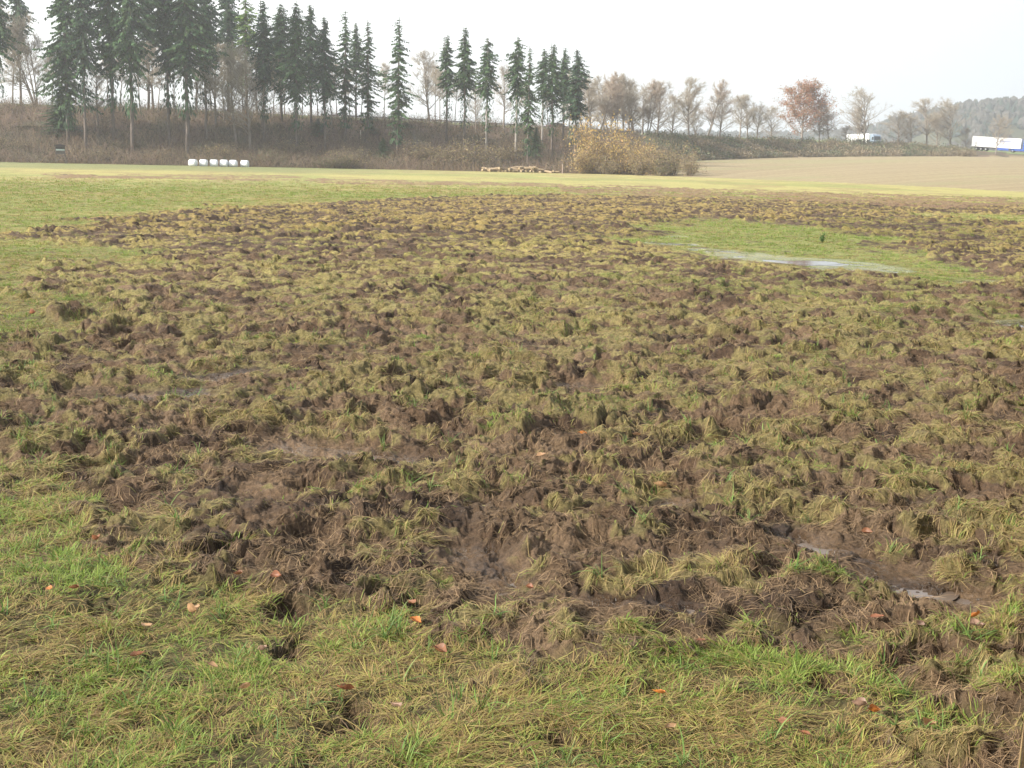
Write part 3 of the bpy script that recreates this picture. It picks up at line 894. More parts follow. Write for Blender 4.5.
def bare_meshes(seed, H=18.0, fork=.3, spread=.55, stems=1, twc=(.42, .36, .28), tc=(.28, .24, .20), leaves=0, lc=(.3, .12, .06), lcs=.3, dens=1.0, r0=.26, shape='oval'):
    R = np.random.default_rng(seed); tr = MB(); cr = MB(); tips = []

    def seg(p, d, L_, r, ra, n, sides, tgt, c, wob, upb=.04):
        P = [p.copy()]; q = p.copy(); dd = d / np.linalg.norm(d)
        for i in range(n):
            dd = dd + R.normal(0, wob, 3) + np.array([0, 0, upb]); dd /= np.linalg.norm(dd)
            q = q + dd * L_ / n; P.append(q.copy())
        tgt.tube(P, np.linspace(r, ra, n + 1), sides, np.array(c) * R.uniform(.85, 1.15))
        return P, dd

    def off(d, ang):
        a = R.normal(0, 1, 3); a -= d * (a @ d); a /= np.linalg.norm(a)
        return d * math.cos(ang) + a * math.sin(ang)

    for s in range(stems):
        a = R.random() * 2 * PI; q = .26 if stems > 1 else .03
        d = np.array([math.cos(a) * q, math.sin(a) * q, 1.0]) + R.normal(0, .03, 3)
        p0 = np.array([math.cos(a) * .3 * (stems > 1), math.sin(a) * .3 * (stems > 1), -.6])
        HH = H * (1 if s == 0 else R.uniform(.7, .95)); rr0 = r0 / math.sqrt(stems)
        P, dl = seg(p0, d, HH * .88, rr0, .03, 12, 7, tr, tc, .022, .03)
        nb = int(30 * dens / stems ** .6)
        for b in range(nb):
            f = fork + (1 - fork) * (b + R.random()) / nb
            i = min(11, int(f * 12)); fr = f * 12 - i; s0 = P[i] * (1 - fr) + P[i + 1] * fr
            rel = (f - fork) / (1 - fork)
            L1 = H * spread * (.30 + .55 * math.sqrt(max(.02, 1 - (rel * 1.05) ** 2))) * R.uniform(.7, 1.15) * (.8 if stems > 1 else 1)
            dr = P[min(i + 1, 12)] - P[i]; dr /= np.linalg.norm(dr)
            d1 = off(dr, R.uniform(.7, 1.2) * (1 - .45 * rel)); d1[2] = max(d1[2], .12)
            P1, e1 = seg(s0, d1, L1, rr0 * (.5 - .3 * rel), .014, 6, 4, cr, tc, .08, .045)
            for c_ in range(8):
                j = R.integers(1, 7); d2 = off((P1[j] - P1[j - 1]) / np.linalg.norm(P1[j] - P1[j - 1]), R.uniform(.4, .9))
                L2 = L1 * R.uniform(.22, .48) * (1.15 - .08 * j)
                P2, e2 = seg(P1[j], d2, L2, .024, .011, 3, 3, cr, twc, .12, .08)
                tips.extend(P2[1:])
                for c2 in range(7):
                    k2 = R.integers(1, 4); d3 = off(e2, R.uniform(.3, .9)); d3[2] += .15
                    P3, e3 = seg(P2[k2], d3, R.uniform(.35, 1.1) * H / 18, .019, .009, 2, 3, cr, twc, .15, .05)
                    tips.append(P3[-1])
                    for c3 in range(2):
                        seg(P3[R.integers(0, 3)], off(e3, R.uniform(.3, .9)), R.uniform(.3, .8), .013, .007, 1, 3, cr, twc, .1, .05)
    if leaves:
        tp = np.array(tips); k = R.integers(0, len(tp), leaves)
        c = tp[k] + R.normal(0, lcs, (leaves, 3))
        ax = R.normal(0, 1, (leaves, 3)); ax /= np.linalg.norm(ax, axis=1)[:, None]
        sd = np.cross(ax, R.normal(0, 1, (leaves, 3))); sd /= np.linalg.norm(sd, axis=1)[:, None] + 1e-6
        lf = MB()
        quads_from(c, ax, sd, R.uniform(.22, .45, leaves), R.uniform(.16, .32, leaves), lf, np.array(lc) * R.uniform(.6, 1.4, (leaves, 1)) * R.uniform(.85, 1.15, (leaves, 3)))
    top = max(v[:, 2].max() for v in cr.v)
    out = [tr.mesh('trunk', True), cr.mesh('crown', True)]
    out[0].materials.append(mbark); out[1].materials.append(mtwig)
    if leaves:
        l = lf.mesh('foliage'); l.materials.append(mleafy); out.append(l)
    return out, top


BV = {}


def bare_variant(k):
    if k not in BV:
        kw = dict(a=dict(seed=11, fork=.26, spread=.36), b=dict(seed=12, fork=.2, spread=.46), c=dict(seed=13, fork=.32, spread=.28, dens=.8), d=dict(seed=14, fork=.2, spread=.34, stems=4, dens=.9),
                  e=dict(seed=15, fork=.26, spread=.34, stems=2, dens=.9, twc=(.46, .37, .29)), n=dict(seed=16, fork=.5, spread=.16, dens=.6, r0=.17, tc=(.22, .19, .16)),
                  f=dict(seed=17, fork=.12, spread=.50, dens=1.1), L=dict(seed=18, fork=.16, spread=.46, leaves=9000, lc=(.37, .18, .095), lcs=.45, dens=1.2),
                  l=dict(seed=19, fork=.2, spread=.46, leaves=1500, lc=(.26, .17, .10), lcs=.3))[k]
        BV[k] = bare_meshes(**kw)
    return BV[k]


BG = 'bare deciduous trees along the bank and road'
BT = [
 (37, 2, 149, 'd', 1.0, 'large bare forked tree against the sky at far left'),
 (12, 20, 150, 'n', 1.0, 'dark slender bare trunk near the left edge'),
 (52, 45, 152, 'n', .8, 'thin bare tree between the forked tree and the broad spruce'),
 (98, 60, 140, 'c', .8, 'bare forked tree on the slope right of the hunting stand'),
 (108, 50, 148, 'n', .8, 'slender bare trunk behind the slope fork'),
 (140, 55, 146, 'n', .8, 'slender bare trunk under the dense dark spruces'),
 (158, 60, 145, 'n', .8, 'slender bare trunk left of the pale spruce trunk'),
 (206, 40, 138, 'n', .9, 'thin bare tree rising over the second bale'),
 (216, 45, 141, 'c', .8, 'bare tree rising over the fourth bale'),
 (224, 38, 144, 'n', .8, 'thin bare tree rising over the fifth bale'),
 (236, 42, 137, 'a', .85, 'tan bare tree between the fifth and last bale'),
 (250, 38, 136, 'b', .8, 'wide tan bare tree just right of the last bale'),
 (262, 50, 141, 'a', .75, 'tan bare tree under the spruce right of the pine'),
 (273, 60, 146, 'n', .7, 'thin bare tree under the start of the middle clump'),
 (302, 70, 150, 'n', .7, 'slender bare trunk inside the middle clump, left one'),
 (332, 70, 143, 'n', .7, 'slender bare trunk inside the middle clump, right one'),
 (337, 60, 151, 'n', .7, 'thin bare trunk right of the middle clump'),
 (384, 60, 156, 'n', .7, 'thin bare trunk between the ragged pair and the lone spruce'),
 (430, 47, 158, 'a', .8, 'bare tree standing alone in the wide sky gap'),
 (435, 62, 154, 'n', .7, 'thin bare tree beside the one in the wide sky gap'),
 (440, 66, 151, 'n', .7, 'slender bare trunk left of the trio of spruces'),
 (455, 70, 156, 'n', .6, 'slender bare trunk between the first two of the spruce trio'),
 (476, 80, 148, 'b', .45, 'small forked bare tree under the spruce trio'),
 (504, 62, 152, 'c', .6, 'bare tree between the spruce trio and the long row over the logs'),
 (524, 82, 155, 'n', .6, 'slender bare trunk behind the row over the logs, left one'),
 (548, 84, 157, 'n', .6, 'slender bare trunk behind the row over the logs, middle one'),
 (569, 84, 156, 'n', .6, 'slender bare trunk behind the row over the logs, right one'),
 (76, 40, 152, 'n', .9, 'slender bare trunk showing between the two spruces above the hunting stand'),
 (120, 50, 153, 'n', .9, 'slender bare trunk right behind the dark dense spruces'),
 (153, 40, 149, 'c', .8, 'thin bare tree filling the gap right of the dense dark spruces'),
 (174, 45, 151, 'n', .9, 'slender bare trunk just left of the pale spruce trunk'),
 (196, 48, 150, 'c', .8, 'bare tree behind the first bale'),
 (211, 30, 152, 'n', .9, 'thin bare tree behind the third bale'),
 (231, 50, 150, 'n', .9, 'slender dark bare trunk behind the fifth bale'),
 (243, 60, 152, 'n', .8, 'slender bare trunk below the light green pine'),
 (257, 55, 150, 'c', .8, 'brownish bare tree right of the pine trunk'),
 (285, 62, 148, 'n', .8, 'slender bare trunk at the start of the middle clump'),
 (318, 62, 152, 'n', .8, 'slender bare trunk behind the third clump spruce'),
 (350, 66, 150, 'n', .7, 'slender bare trunk between the ragged pair'),
 (361, 70, 153, 'n', .7, 'thin bare stem left of the right ragged spruce'),
 (592, 76, 158, 'a', .65, 'bare tree behind the tall ochre bush'),
 (604, 78, 170, 'b', .6, 'wider bare tree at the back over the left ochre bushes'),
 (618, 80, 165, 'e', .55, 'many-stemmed tan tree over the second ochre bush'),
 (630, 78, 175, 'f', .75, 'low-branched bare tree over the middle ochre bush'),
 (643, 80, 178, 'b', .75, 'rounded bare tree over the right ochre bush'),
 (672, 92, 182, 'f', .6, 'low bare tree between the wide one and the tall pair'),
 (698, 86, 190, 'd', .6, 'many-stemmed bare tree between the tall pair'),
 (586, 66, 160, 'd', .8, 'first many-stemmed bare tree right of the dark end spruce'),
 (598, 68, 164, 'e', .7, 'second bare tree right of the dark end spruce'),
 (610, 72, 166, 'd', .75, 'bare many-stemmed tree above the left yellow bush'),
 (624, 74, 168, 'a', .7, 'bare tree above the middle yellow bushes'),
 (636, 72, 170, 'd', .8, 'dense tan bare tree above the right yellow bushes'),
 (648, 78, 172, 'e', .7, 'bare tree left of the wide low-branched one'),
 (658, 76, 176, 'f', .8, 'wide low-branched bare tree left of the tall pair'),
 (690, 74, 184, 'a', .8, 'left tree of the tall pair of bare trees'),
 (706, 76, 188, 'e', .75, 'right tree of the tall pair of bare trees'),
 (720, 88, 192, 'b', .65, 'small bare tree right of the tall pair, with the green field behind'),
 (740, 92, 197, 'c', .7, 'slender bare tree left of the small tan one'),
 (748, 93, 199, 'a', .7, 'tan bare tree midway between the tall pair and the red tree'),
 (757, 100, 201, 'b', .6, 'lower bare tree right of the midway tan one'),
 (772, 104, 204, 'f', .6, 'lowest bare tree just left of the red-leaved tree'),
 (829, 108, 214, 'b', .65, 'low bare tree touching the right side of the red-leaved tree'),
 (846, 124, 218, 'f', .4, 'small bushy bare tree between red tree and left truck'),
 (866, 84, 221, 'b', .95, 'tall pale bare tree in front of the left truck'),
 (858, 104, 224, 'e', .6, 'low bare tree behind the trunk in front of the left truck'),
 (899, 108, 227, 'f', .7, 'low reddish bare tree right of the left truck'),
 (912, 110, 229, 'b', .6, 'small bare tree between the left truck and the pale tall one'),
 (928, 96, 231, 'a', .85, 'pale tall bare tree, third from the right edge'),
 (952, 95, 233, 'b', .95, 'wide bare tree, second from the right edge'),
 (938, 112, 236, 'f', .6, 'low bare tree between the two tall right ones'),
 (966, 126, 236, 'f', .4, 'small bare shrub tree left of the white trailer'),
 (997, 112, 227, 'b', .55, 'small bare tree in front of the white trailer'),
]
for px, yt, d, k, w, lab in BT:
    ms, top = bare_variant(k)
    plant_tree('bare_tree', 'tree', px, yt, d, ms, top, w * (1.25 if k != 'n' else 1), lab, BG)
ms, top = bare_variant('L')
plant_tree('beech_tree', 'tree', 803, 77, 211, ms, top, 1.15, 'rounded tree still carrying red-brown leaves, among bare trees on the bank', None, parts=('trunk', 'crown', 'foliage'))
ms, top = bare_variant('l')
plant_tree('beech_tree', 'tree', 820, 96, 213, ms, top, .7, 'low thinly leaved tree half behind the red-leaved tree', None, parts=('trunk', 'crown', 'foliage'))

# --- bushes with yellow leaves at the bank foot
def bush_meshes(seed, lc, n=2600, sc=1.0, twc=(.22, .17, .12)):
    R = np.random.default_rng(seed); st = MB(); fo = MB(); pts = []
    for s in range(22):
        a = R.random() * 2 * PI; o_ = R.uniform(.1, .75)
        d = np.array([math.cos(a) * o_, math.sin(a) * o_, 1]); d /= np.linalg.norm(d)
        p = np.array([R.normal(0, .25), R.normal(0, .25), -.2]); P = [p]
        L_ = R.uniform(2.2, 4.2)
        for i in range(5):
            d = d + R.normal(0, .12, 3) + np.array([math.cos(a) * .06, math.sin(a) * .06, -.02]); d /= np.linalg.norm(d)
            P.append(P[-1] + d * L_ / 5)
        st.tube(P, np.linspace(.05, .012, 6), 4, np.array(twc))
        for i in range(2, 6):
            for _ in range(7):
                e = P[i] + R.normal(0, .5, 3) + np.array([0, 0, .25])
                mid = (P[i] + e) / 2 + R.normal(0, .06, 3)
                st.tube([P[i], mid, e], [.016, .012, .006], 3, np.array(twc) * R.uniform(.8, 1.2)); pts += [mid, e, e]
    pts = np.array(pts); k = R.integers(0, len(pts), n)
    c = pts[k] + R.normal(0, .22, (n, 3)); c[:, 2] = np.maximum(c[:, 2], .1)
    ax = R.normal(0, 1, (n, 3)); ax /= np.linalg.norm(ax, axis=1)[:, None]
    sd = np.cross(ax, R.normal(0, 1, (n, 3))); sd /= np.linalg.norm(sd, axis=1)[:, None] + 1e-6
    quads_from(c, ax, sd, R.uniform(.10, .22, n), R.uniform(.07, .15, n), fo, np.array(lc) * R.uniform(.65, 1.35, (n, 1)) * R.uniform(.9, 1.1, (n, 3)))
    a = st.mesh('stems', True); b = fo.mesh('foliage'); a.materials.append(mtwig); b.materials.append(mleafy)
    return (a, b), 4.2


YB = [bush_meshes(31, (.50, .345, .115), 2600), bush_meshes(32, (.48, .35, .15), 2400), bush_meshes(33, (.34, .28, .14), 1300), bush_meshes(34, (.14, .15, .06), 1200)]
for px, yt, d, k, w, lab in [
    (594, 117, 131, 0, 1.7, 'tall ochre bush at the left, beneath the end spruce'),
    (584, 141, 127.5, 1, 1.2, 'low ochre bush in front of the tall left one'),
    (613, 129, 129, 1, 1.5, 'ochre bush second from the left in the yellow group'),
    (634, 139, 128, 0, 1.4, 'ochre bush in the middle of the yellow group'),
    (653, 143, 126, 1, 1.2, 'ochre bush at the right end of the yellow group'),
    (640, 150, 122, 2, 1.0, 'low brownish bush in front of the middle yellow bush'),
    (672, 140, 122, 2, 1.6, 'pale twiggy fan-shaped bush between yellow bushes and brown field'),
    (690, 152, 119, 2, .9, 'low twiggy bush at the corner of the brown field'),
    (662, 157, 120, 3, 1.0, 'low dark green bush at the foot of the fan-shaped one'),
    (610, 155, 126, 2, 1.1, 'low brown bush under the second yellow bush'),
    (472, 138, 133, 2, 1.8, 'olive twiggy bush on the bank left of the log heap'),
    (448, 143, 134, 2, 1.5, 'olive twiggy bush on the bank below the first spruce of the trio'),
    (350, 146, 131, 2, 1.5, 'olive twiggy bush at the bank foot below the ragged pair'),
    (14, 138, 134, 2, 1.4, 'low brown twiggy bush on the slope at the far left'),
    (32, 128, 140, 3, 1.3, 'dark bush halfway up the slope left of the hunting stand'),
    (98, 146, 132, 2, 1.5, 'brown twiggy bush at the bank foot right of the hunting stand'),
    (128, 140, 136, 3, 1.5, 'dark bush on the slope below the dense dark spruces'),
    (160, 148, 132, 2, 1.3, 'brown twiggy bush at the bank foot left of the pale spruce trunk'),
    (222, 142, 133, 2, 1.7, 'tall brown bush directly behind the fourth bale'),
    (262, 146, 132, 3, 1.6, 'dark bush at the bank foot just right of the last bale'),
    (290, 138, 136, 2, 1.6, 'brown twiggy bush on the slope below the middle clump'),
    (420, 140, 135, 2, 1.6, 'brown twiggy bush on the open slope below the sky gap'),
    (505, 140, 136, 2, 1.5, 'olive twiggy bush on the slope behind the log heap'),
    (333, 152, 130, 3, 1.5, 'dark bush at the bank foot right of the bales')]:
    plant_tree('bush', 'bush', px, yt, d, YB[k][0], YB[k][1], w, lab, 'bushes at the foot of the bank', parts=('stems', 'foliage'))

# --- brushwood on the bank (nobody could count it)
def strands(n, f_px, f_t, L0, L1, wid, cols, up_=.9, name='undergrowth', leafn=0, leafcols=None, lsz=(.12, .3)):
    px = f_px(n); a = np.radians(np.interp(px, KP, KA))
    F_ = np.interp(np.degrees(a), KA, TD); C_ = np.interp(np.degrees(a), KA, CD)
    t = f_t(n); r = F_ + (C_ - F_) * t - .6
    x = r * np.sin(a); y = r * np.cos(a); z = land(x, y)
    dens = fbm(x / 3, y / 3, 4, 2)
    k = rng.random(n) < sstep(.30, .55, dens) + .25
    x, y, z, t = x[k], y[k], z[k], t[k]; n = len(x)
    P0 = np.stack([x, y, z], -1)
    d = rng.normal(0, .45, (n, 3)); d[:, 2] = up_ * (.4 + rng.random(n)); d /= np.linalg.norm(d, axis=1)[:, None]
    L_ = L0 + (L1 - L0) * rng.random(n) ** 1.5
    P1 = P0 + d * (L_ * .55)[:, None]
    d2 = d + rng.normal(0, .35, (n, 3)); d2[:, 2] -= .15; d2 /= np.linalg.norm(d2, axis=1)[:, None]
    P2 = P1 + d2 * (L_ * .45)[:, None]
    s = rng.normal(0, 1, (n, 3)); s[:, 1] *= .3; s /= np.linalg.norm(s, axis=1)[:, None]
    w = (wid * (.6 + .8 * rng.random(n)))[:, None]
    V = np.stack([P0 - s * w, P0 + s * w, P1 + s * w * .7, P1 - s * w * .7, P2 + s * w * .25, P2 - s * w * .25], 1).reshape(-1, 3)
    b = (np.arange(n) * 6)[:, None]
    Q = np.concatenate([b + np.array([[0, 1, 2, 3]]), b + np.array([[3, 2, 4, 5]])])
    ci = rng.integers(0, len(cols), n); C = np.repeat(np.array(cols)[ci] * (.6 + .8 * rng.random((n, 1))), 6, axis=0)
    if leafn:
        k = rng.integers(0, n, leafn); c = P1[k] + (P2[k] - P1[k]) * rng.random((leafn, 1)) + rng.normal(0, .18, (leafn, 3))
        ax = rng.normal(0, 1, (leafn, 3)); ax /= np.linalg.norm(ax, axis=1)[:, None]
        sd = np.cross(ax, rng.normal(0, 1, (leafn, 3))); sd /= np.linalg.norm(sd, axis=1)[:, None]
        l = (lsz[0] + (lsz[1] - lsz[0]) * rng.random(leafn))[:, None]
        V4 = np.stack([c, c + ax * l * .5 + sd * l * .35, c + ax * l, c + ax * l * .5 - sd * l * .35], 1).reshape(-1, 3)
        Q4 = np.arange(4 * leafn).reshape(-1, 4) + len(V)
        tone = np.clip((fbm(c[:, 0] / 5, c[:, 2] / 2 + c[:, 1] / 5, 7, 2) - .4) * 4, 0, 1)[:, None]
        lc = np.array(leafcols[0]) * (1 - tone) + np.array(leafcols[1]) * tone
        V = np.concatenate([V, V4]); Q = np.concatenate([Q, Q4]); C = np.concatenate([C, np.repeat(lc * (.6 + .8 * rng.random((leafn, 1))), 4, axis=0)])
    me = mesh_arrays(name, V, Q); set_col(me, 'Col', C)
    return me


U = lambda a, b: (lambda n: a + (b - a) * rng.random(n))
me = strands(90000, U(-120, 640), lambda n: rng.random(n) ** 1.2 * 1.0, .5, 3.0, .018, [(.21, .15, .11), (.28, .20, .14), (.14, .11, .08), (.24, .20, .12)], leafn=30000,
             leafcols=[(.15, .095, .06), (.07, .085, .04)])
link('undergrowth', me, mtwig, kind='stuff', label='brown leafless brushwood covering the slope of the wooded bank', cat='undergrowth')
me = strands(44000, U(645, 975), lambda n: rng.random(n) * .86, .5, 2.1, .03, [(.26, .21, .14), (.30, .25, .17), (.17, .15, .10)], leafn=30000,
             leafcols=[(.24, .19, .12), (.11, .14, .075)], lsz=(.2, .45))
link('scrub', me, mtwig, kind='stuff', label='dark green and brown scrub along the road bank above the brown field', cat='scrub')
me = strands(9000, U(-120, 700), lambda n: rng.random(n) * .06, .3, .9, .012, [(.30, .22, .13), (.22, .15, .10), (.16, .11, .08)])
link('dead_stalks', me, mtwig, kind='stuff', label='low dead stalks and brambles edging the meadow at the bank foot', cat='dead stalks')

# ------------------------------------------------------------------ road and rail on the bank
mroad = mat('asphalt', .85, .3, color=(.06, .06, .06), noise=.2, nscale=1)
A_ = np.radians(np.linspace(-32, 28, 240)); Ad = np.degrees(A_)
Cc = np.interp(Ad, KA, CD)
rows = []
for off in (2.0, 9.5):
    r = Cc + off; x = r * np.sin(A_); y = r * np.cos(A_); rows.append(np.stack([x, y, land(x, y) + .03], -1))
n = len(A_)
# level crosswise
zz = np.maximum(rows[0][:, 2], rows[1][:, 2]); rows[0][:, 2] = zz; rows[1][:, 2] = zz
mb = MB(); mb.add(np.concatenate(rows), [(i, i + 1, n + i + 1, n + i) for i in range(n - 1)])
mb.build('road', mroad, kind='structure')
mline = mat('road_paint', .6, .3, color=(.75, .75, .72))
for off in (2.3, 9.2):
    mb = MB(); L0 = []; L1 = []
    for o2, LL in ((off, L0), (off + .14, L1)):
        r = Cc + o2; LL.append(np.stack([r * np.sin(A_), r * np.cos(A_), zz + .006], -1))
    mb.add(np.concatenate(L0 + L1), [(i, i + 1, n + i + 1, n + i) for i in range(n - 1)])
    mb.build('road_marking', mline, kind='structure')


def arc_pt(px, off):
    a = math.radians(np.interp(px, KP, KA)); r = float(np.interp(math.degrees(a), KA, CD)) + off
    x = r * math.sin(a); y = r * math.cos(a)
    return np.array([x, y, float(land(np.array([x]), np.array([y]))[0])])


msteel = mat('galvanised_steel', .45, .5, color=(.42, .43, .44), noise=.1)
rail = thing('guard_rail', 'long grey steel guard rail along the road edge on top of the bank', 'guard rail')
pts = [arc_pt(p, .8) for p in np.linspace(330, 640, 80)]
mb = MB()
for a, b in zip(pts[:-1], pts[1:]):
    for z0, z1 in ((.45, .56), (.64, .75)):
        mb.add([a + (0, 0, z0), b + (0, 0, z0), b + (0, .05, z1), a + (0, .05, z1), a + (0, .09, z0), b + (0, .09, z0), b + (0, .1, z1), a + (0, .1, z1)],
               [(0, 1, 2, 3), (4, 7, 6, 5), (3, 2, 6, 7), (0, 4, 5, 1)])
    mb.add([a + (0, .045, .54), b + (0, .045, .54), b + (0, .045, .66), a + (0, .045, .66)], [(0, 1, 2, 3)])
mb.build('rail', msteel, rail)
for p in pts:
    mb = MB(); mb.box((p[0] - .06, p[1] + .11, p[2] - .3), (p[0] + .06, p[1] + .2, p[2] + .72)); mb.build('post', msteel, rail)

# ------------------------------------------------------------------ vehicles
mwhite = mat('white_panel', .4, .5, color=(.86, .86, .86), noise=.04, nscale=1)
mblue = mat('blue_paint', .35, .5, color=(.03, .10, .42))
mglass = mat('vehicle_glass', .08, .6, color=(.03, .035, .04))
mtyre = mat('tyre', .9, .2, color=(.025, .025, .025))
mdark = mat('dark_metal', .7, .3, color=(.05, .05, .055))
mgrey = mat('dark_grey_paint', .3, .5, color=(.07, .075, .09))
mlamp = mat('lamp_lens', .2, .5, color=(.6, .6, .62))
mred = mat('red_lens', .3, .5, color=(.45, .02, .02))


def wheel(parent, x, y, r, w):
    o = link('wheel', None, parent=parent, loc=(x, y, r))
    mb = MB()
    prof = [(r * .55, -w / 2), (r * .93, -w / 2), (r, -w * .3), (r, w * .3), (r * .93, w / 2), (r * .55, w / 2)]
    N_ = 20; V = [(rr_ * math.cos(2 * PI * i / N_), yy, rr_ * math.sin(2 * PI * i / N_)) for i in range(N_) for rr_, yy in prof]
    q = [(i * 6 + j, i * 6 + (j + 1) % 6, ((i + 1) % N_) * 6 + (j + 1) % 6, ((i + 1) % N_) * 6 + j) for i in range(N_) for j in range(6)]
    mb.add(V, q); mb.build('tyre', mtyre, o, True)
    mb = MB(); mb.tube([(0, -w * .42, 0), (0, -w * .2, 0), (0, w * .2, 0), (0, w * .42, 0)], [r * .30, r * .56, r * .56, r * .30], 14); mb.build('rim', msteel, o)
    return o


def truck(loc, rz, label, cabm, text=True, side_blue=True):
    """cab points along +x, the visible side faces -y"""
    t = thing('articulated_truck', label, 'truck', loc, rz, 'white trucks on the road')
    w = 1.27
    mb = MB(); mb.prism([(-13.6, 1.2), (-.02, 1.2), (0, 1.22), (0, 3.96), (-.04, 4.0), (-13.58, 4.0), (-13.6, 3.96)], -w, w); c = mb.build('cargo_box', mwhite, t)
    mb = MB()
    for x0 in np.arange(-13.55, -.1, 13.5 / 12): mb.box((x0, -w - .025, 1.3), (x0 + .04, -w - .003, 3.9))
    mb.box((-13.6, -w - .05, 1.12), (0, -w - .003, 1.22)); mb.box((-13.6, -w - .05, 3.92), (0, -w - .003, 4.02))
    mb.build('side_rail', mwhite, c)
    if text:
        mb = MB(); R = random.Random(3); x = -5.9
        while x < -1.7:  # a blue line of lettering, too blurred in the photo to read
            lw = R.uniform(.16, .34); hh = R.choice([.42, .42, .6])
            mb.box((x, -w - .045, 2.75), (x + .07, -w - .03, 2.75 + hh)); mb.box((x + .07, -w - .045, 2.75), (x + lw, -w - .03, 2.84))
            mb.box((x + .07, -w - .045, 2.99), (x + lw, -w - .03, 3.08)); mb.box((x + lw - .05, -w - .045, 2.84), (x + lw, -w - .03, 2.99))
            x += lw + .09
        mb.build('lettering', mblue, c)
    mb = MB(); mb.box((-13.4, -.5, .85), (-.3, .5, 1.19)); mb.build('chassis', mdark, t)
    mb = MB(); mb.box((-6.6, -w, .5), (-3.2, -w + .06, 1.08)); mb.build('side_skirt', mblue if side_blue else mdark, t)
    mb = MB(); mb.box((-13.62, -w + .05, .55), (-13.5, w - .05, .75)); mb.build('rear_bumper', mdark, t)
    for x in (-11.9, -10.6, -9.3 + .05):
        for y in (-1.05, 1.05): wheel(t, x - .3, y, .5, .36)
    cab = MB(); cab.prism([(.55, .75), (2.75, .75), (2.85, .5), (2.9, 1.4), (2.8, 2.1), (2.55, 3.3), (2.1, 3.75), (.75, 3.85), (.6, 3.6)], -1.22, 1.22)
    cb = cab.build('cab', cabm, t)
    mb = MB(); mb.add([(2.815, -1.08, 2.08), (2.815, 1.08, 2.08), (2.575, 1.0, 3.2), (2.575, -1.0, 3.2)], [(0, 1, 2, 3)]); mb.build('windscreen', mglass, cb)
    for s in (-1, 1):
        mb = MB(); mb.prism([(1.5, 2.15), (2.6, 2.1), (2.35, 3.0), (1.55, 3.0)], s * 1.225, s * 1.24); mb.build('side_window', mglass, cb)
        mb = MB(); mb.box((2.45, s * 1.3 - .08, 2.3), (2.6, s * 1.3 + .1, 3.0)); mb.build('mirror', mdark, cb)
        mb = MB(); mb.box((2.86, s * .95 - .2, .72), (2.93, s * .95 + .2, .95)); mb.build('headlight', mlamp, cb)
    mb = MB(); mb.box((-2.6, -w + .02, .55), (1.0, w - .02, 1.02)); mb.build('tractor_frame', cabm, t)
    for x in (-2.1, 2.0 - .1):
        for y in (-1.08, 1.08): wheel(t, x, y, .5, .34)
    return t


p0 = arc_pt(972, 4.0); p1 = arc_pt(1026, 4.0)
rz = math.atan2(p1[1] - p0[1], p1[0] - p0[0])
# rear end of the right trailer stands at column 973
t = truck((0, 0, 0), rz, 'white articulated truck with blue cab and blue lettering, cut by the right edge', mblue)
t.scale = (.93, .93, .93)
bx, by = pos(972, 146, float(np.hypot(p0[0], p0[1])) / SC)
dvec = np.array([math.cos(rz), math.sin(rz)])
t.location = (bx + 12.65 * dvec[0], by + 12.65 * dvec[1], p0[2] * .5 + p1[2] * .5 + .05)
t.rotation_euler = (0, math.atan2(p0[2] - p1[2], np.linalg.norm(p1[:2] - p0[:2])) * .8, rz)
p0 = arc_pt(855, 5.0)
bx, by = pos(850, 139, float(np.hypot(p0[0], p0[1])) / SC + 40)
rz2 = math.radians(-75)
t2 = truck((0, 0, 0), rz2, 'white truck with grey-blue cab half hidden by the tall pale bare tree', mat('grey_blue_paint', .4, .5, color=(.22, .28, .36)), text=False, side_blue=False)
t2.location = (bx + 13.6 * math.cos(rz2), by + 13.6 * math.sin(rz2), p0[2] + .05)

# parked car on the bank top
cp = arc_pt(557, 4.0); cp2 = arc_pt(567, 4.0); rc = math.atan2(cp2[1] - cp[1], cp2[0] - cp[0])
car = thing('car', 'dark grey estate car on the road behind the trunks, above the log heap', 'car', tuple(cp + (0, 0, .05)), rc)
mb = MB(); mb.prism([(-2.25, .35), (2.2, .35), (2.3, .6), (2.2, .85), (1.1, 1.0), (.45, 1.45), (-1.9, 1.5), (-2.25, 1.0)], -.88, .88); body = mb.build('body', mgrey, car)
for xs in ([(-1.95, 1.02), (-.75, 1.02), (-.75, 1.40), (-1.75, 1.40)], [(-.65, 1.02), (.9, 1.0), (.42, 1.38), (-.65, 1.40)]):
    for s in (-1, 1):
        mb = MB(); mb.prism(xs, s * .883, s * .895); mb.build('side_window', mglass, body)
mb = MB(); mb.box((-1.9, -.9, .32), (1.9, -.885, .42)); mb.build('sill_trim', msteel, body)
for s in (-1, 1):
    mb = MB(); mb.box((2.2, s * .62 - .16, .62), (2.3, s * .62 + .16, .78)); mb.build('headlight', mlamp, car)
    mb = MB(); mb.box((-2.28, s * .68 - .12, .75), (-2.2, s * .68 + .12, .95)); mb.build('tail_light', mred, car)
for x in (-1.4, 1.4):
    for y in (-.8, .8): wheel(car, x, y, .33, .22)

# ------------------------------------------------------------------ bales
mfilm = mat('white_film', .3, .5, color=(.82, .83, .84), bump=.5, bscale=5, bdist=.03)


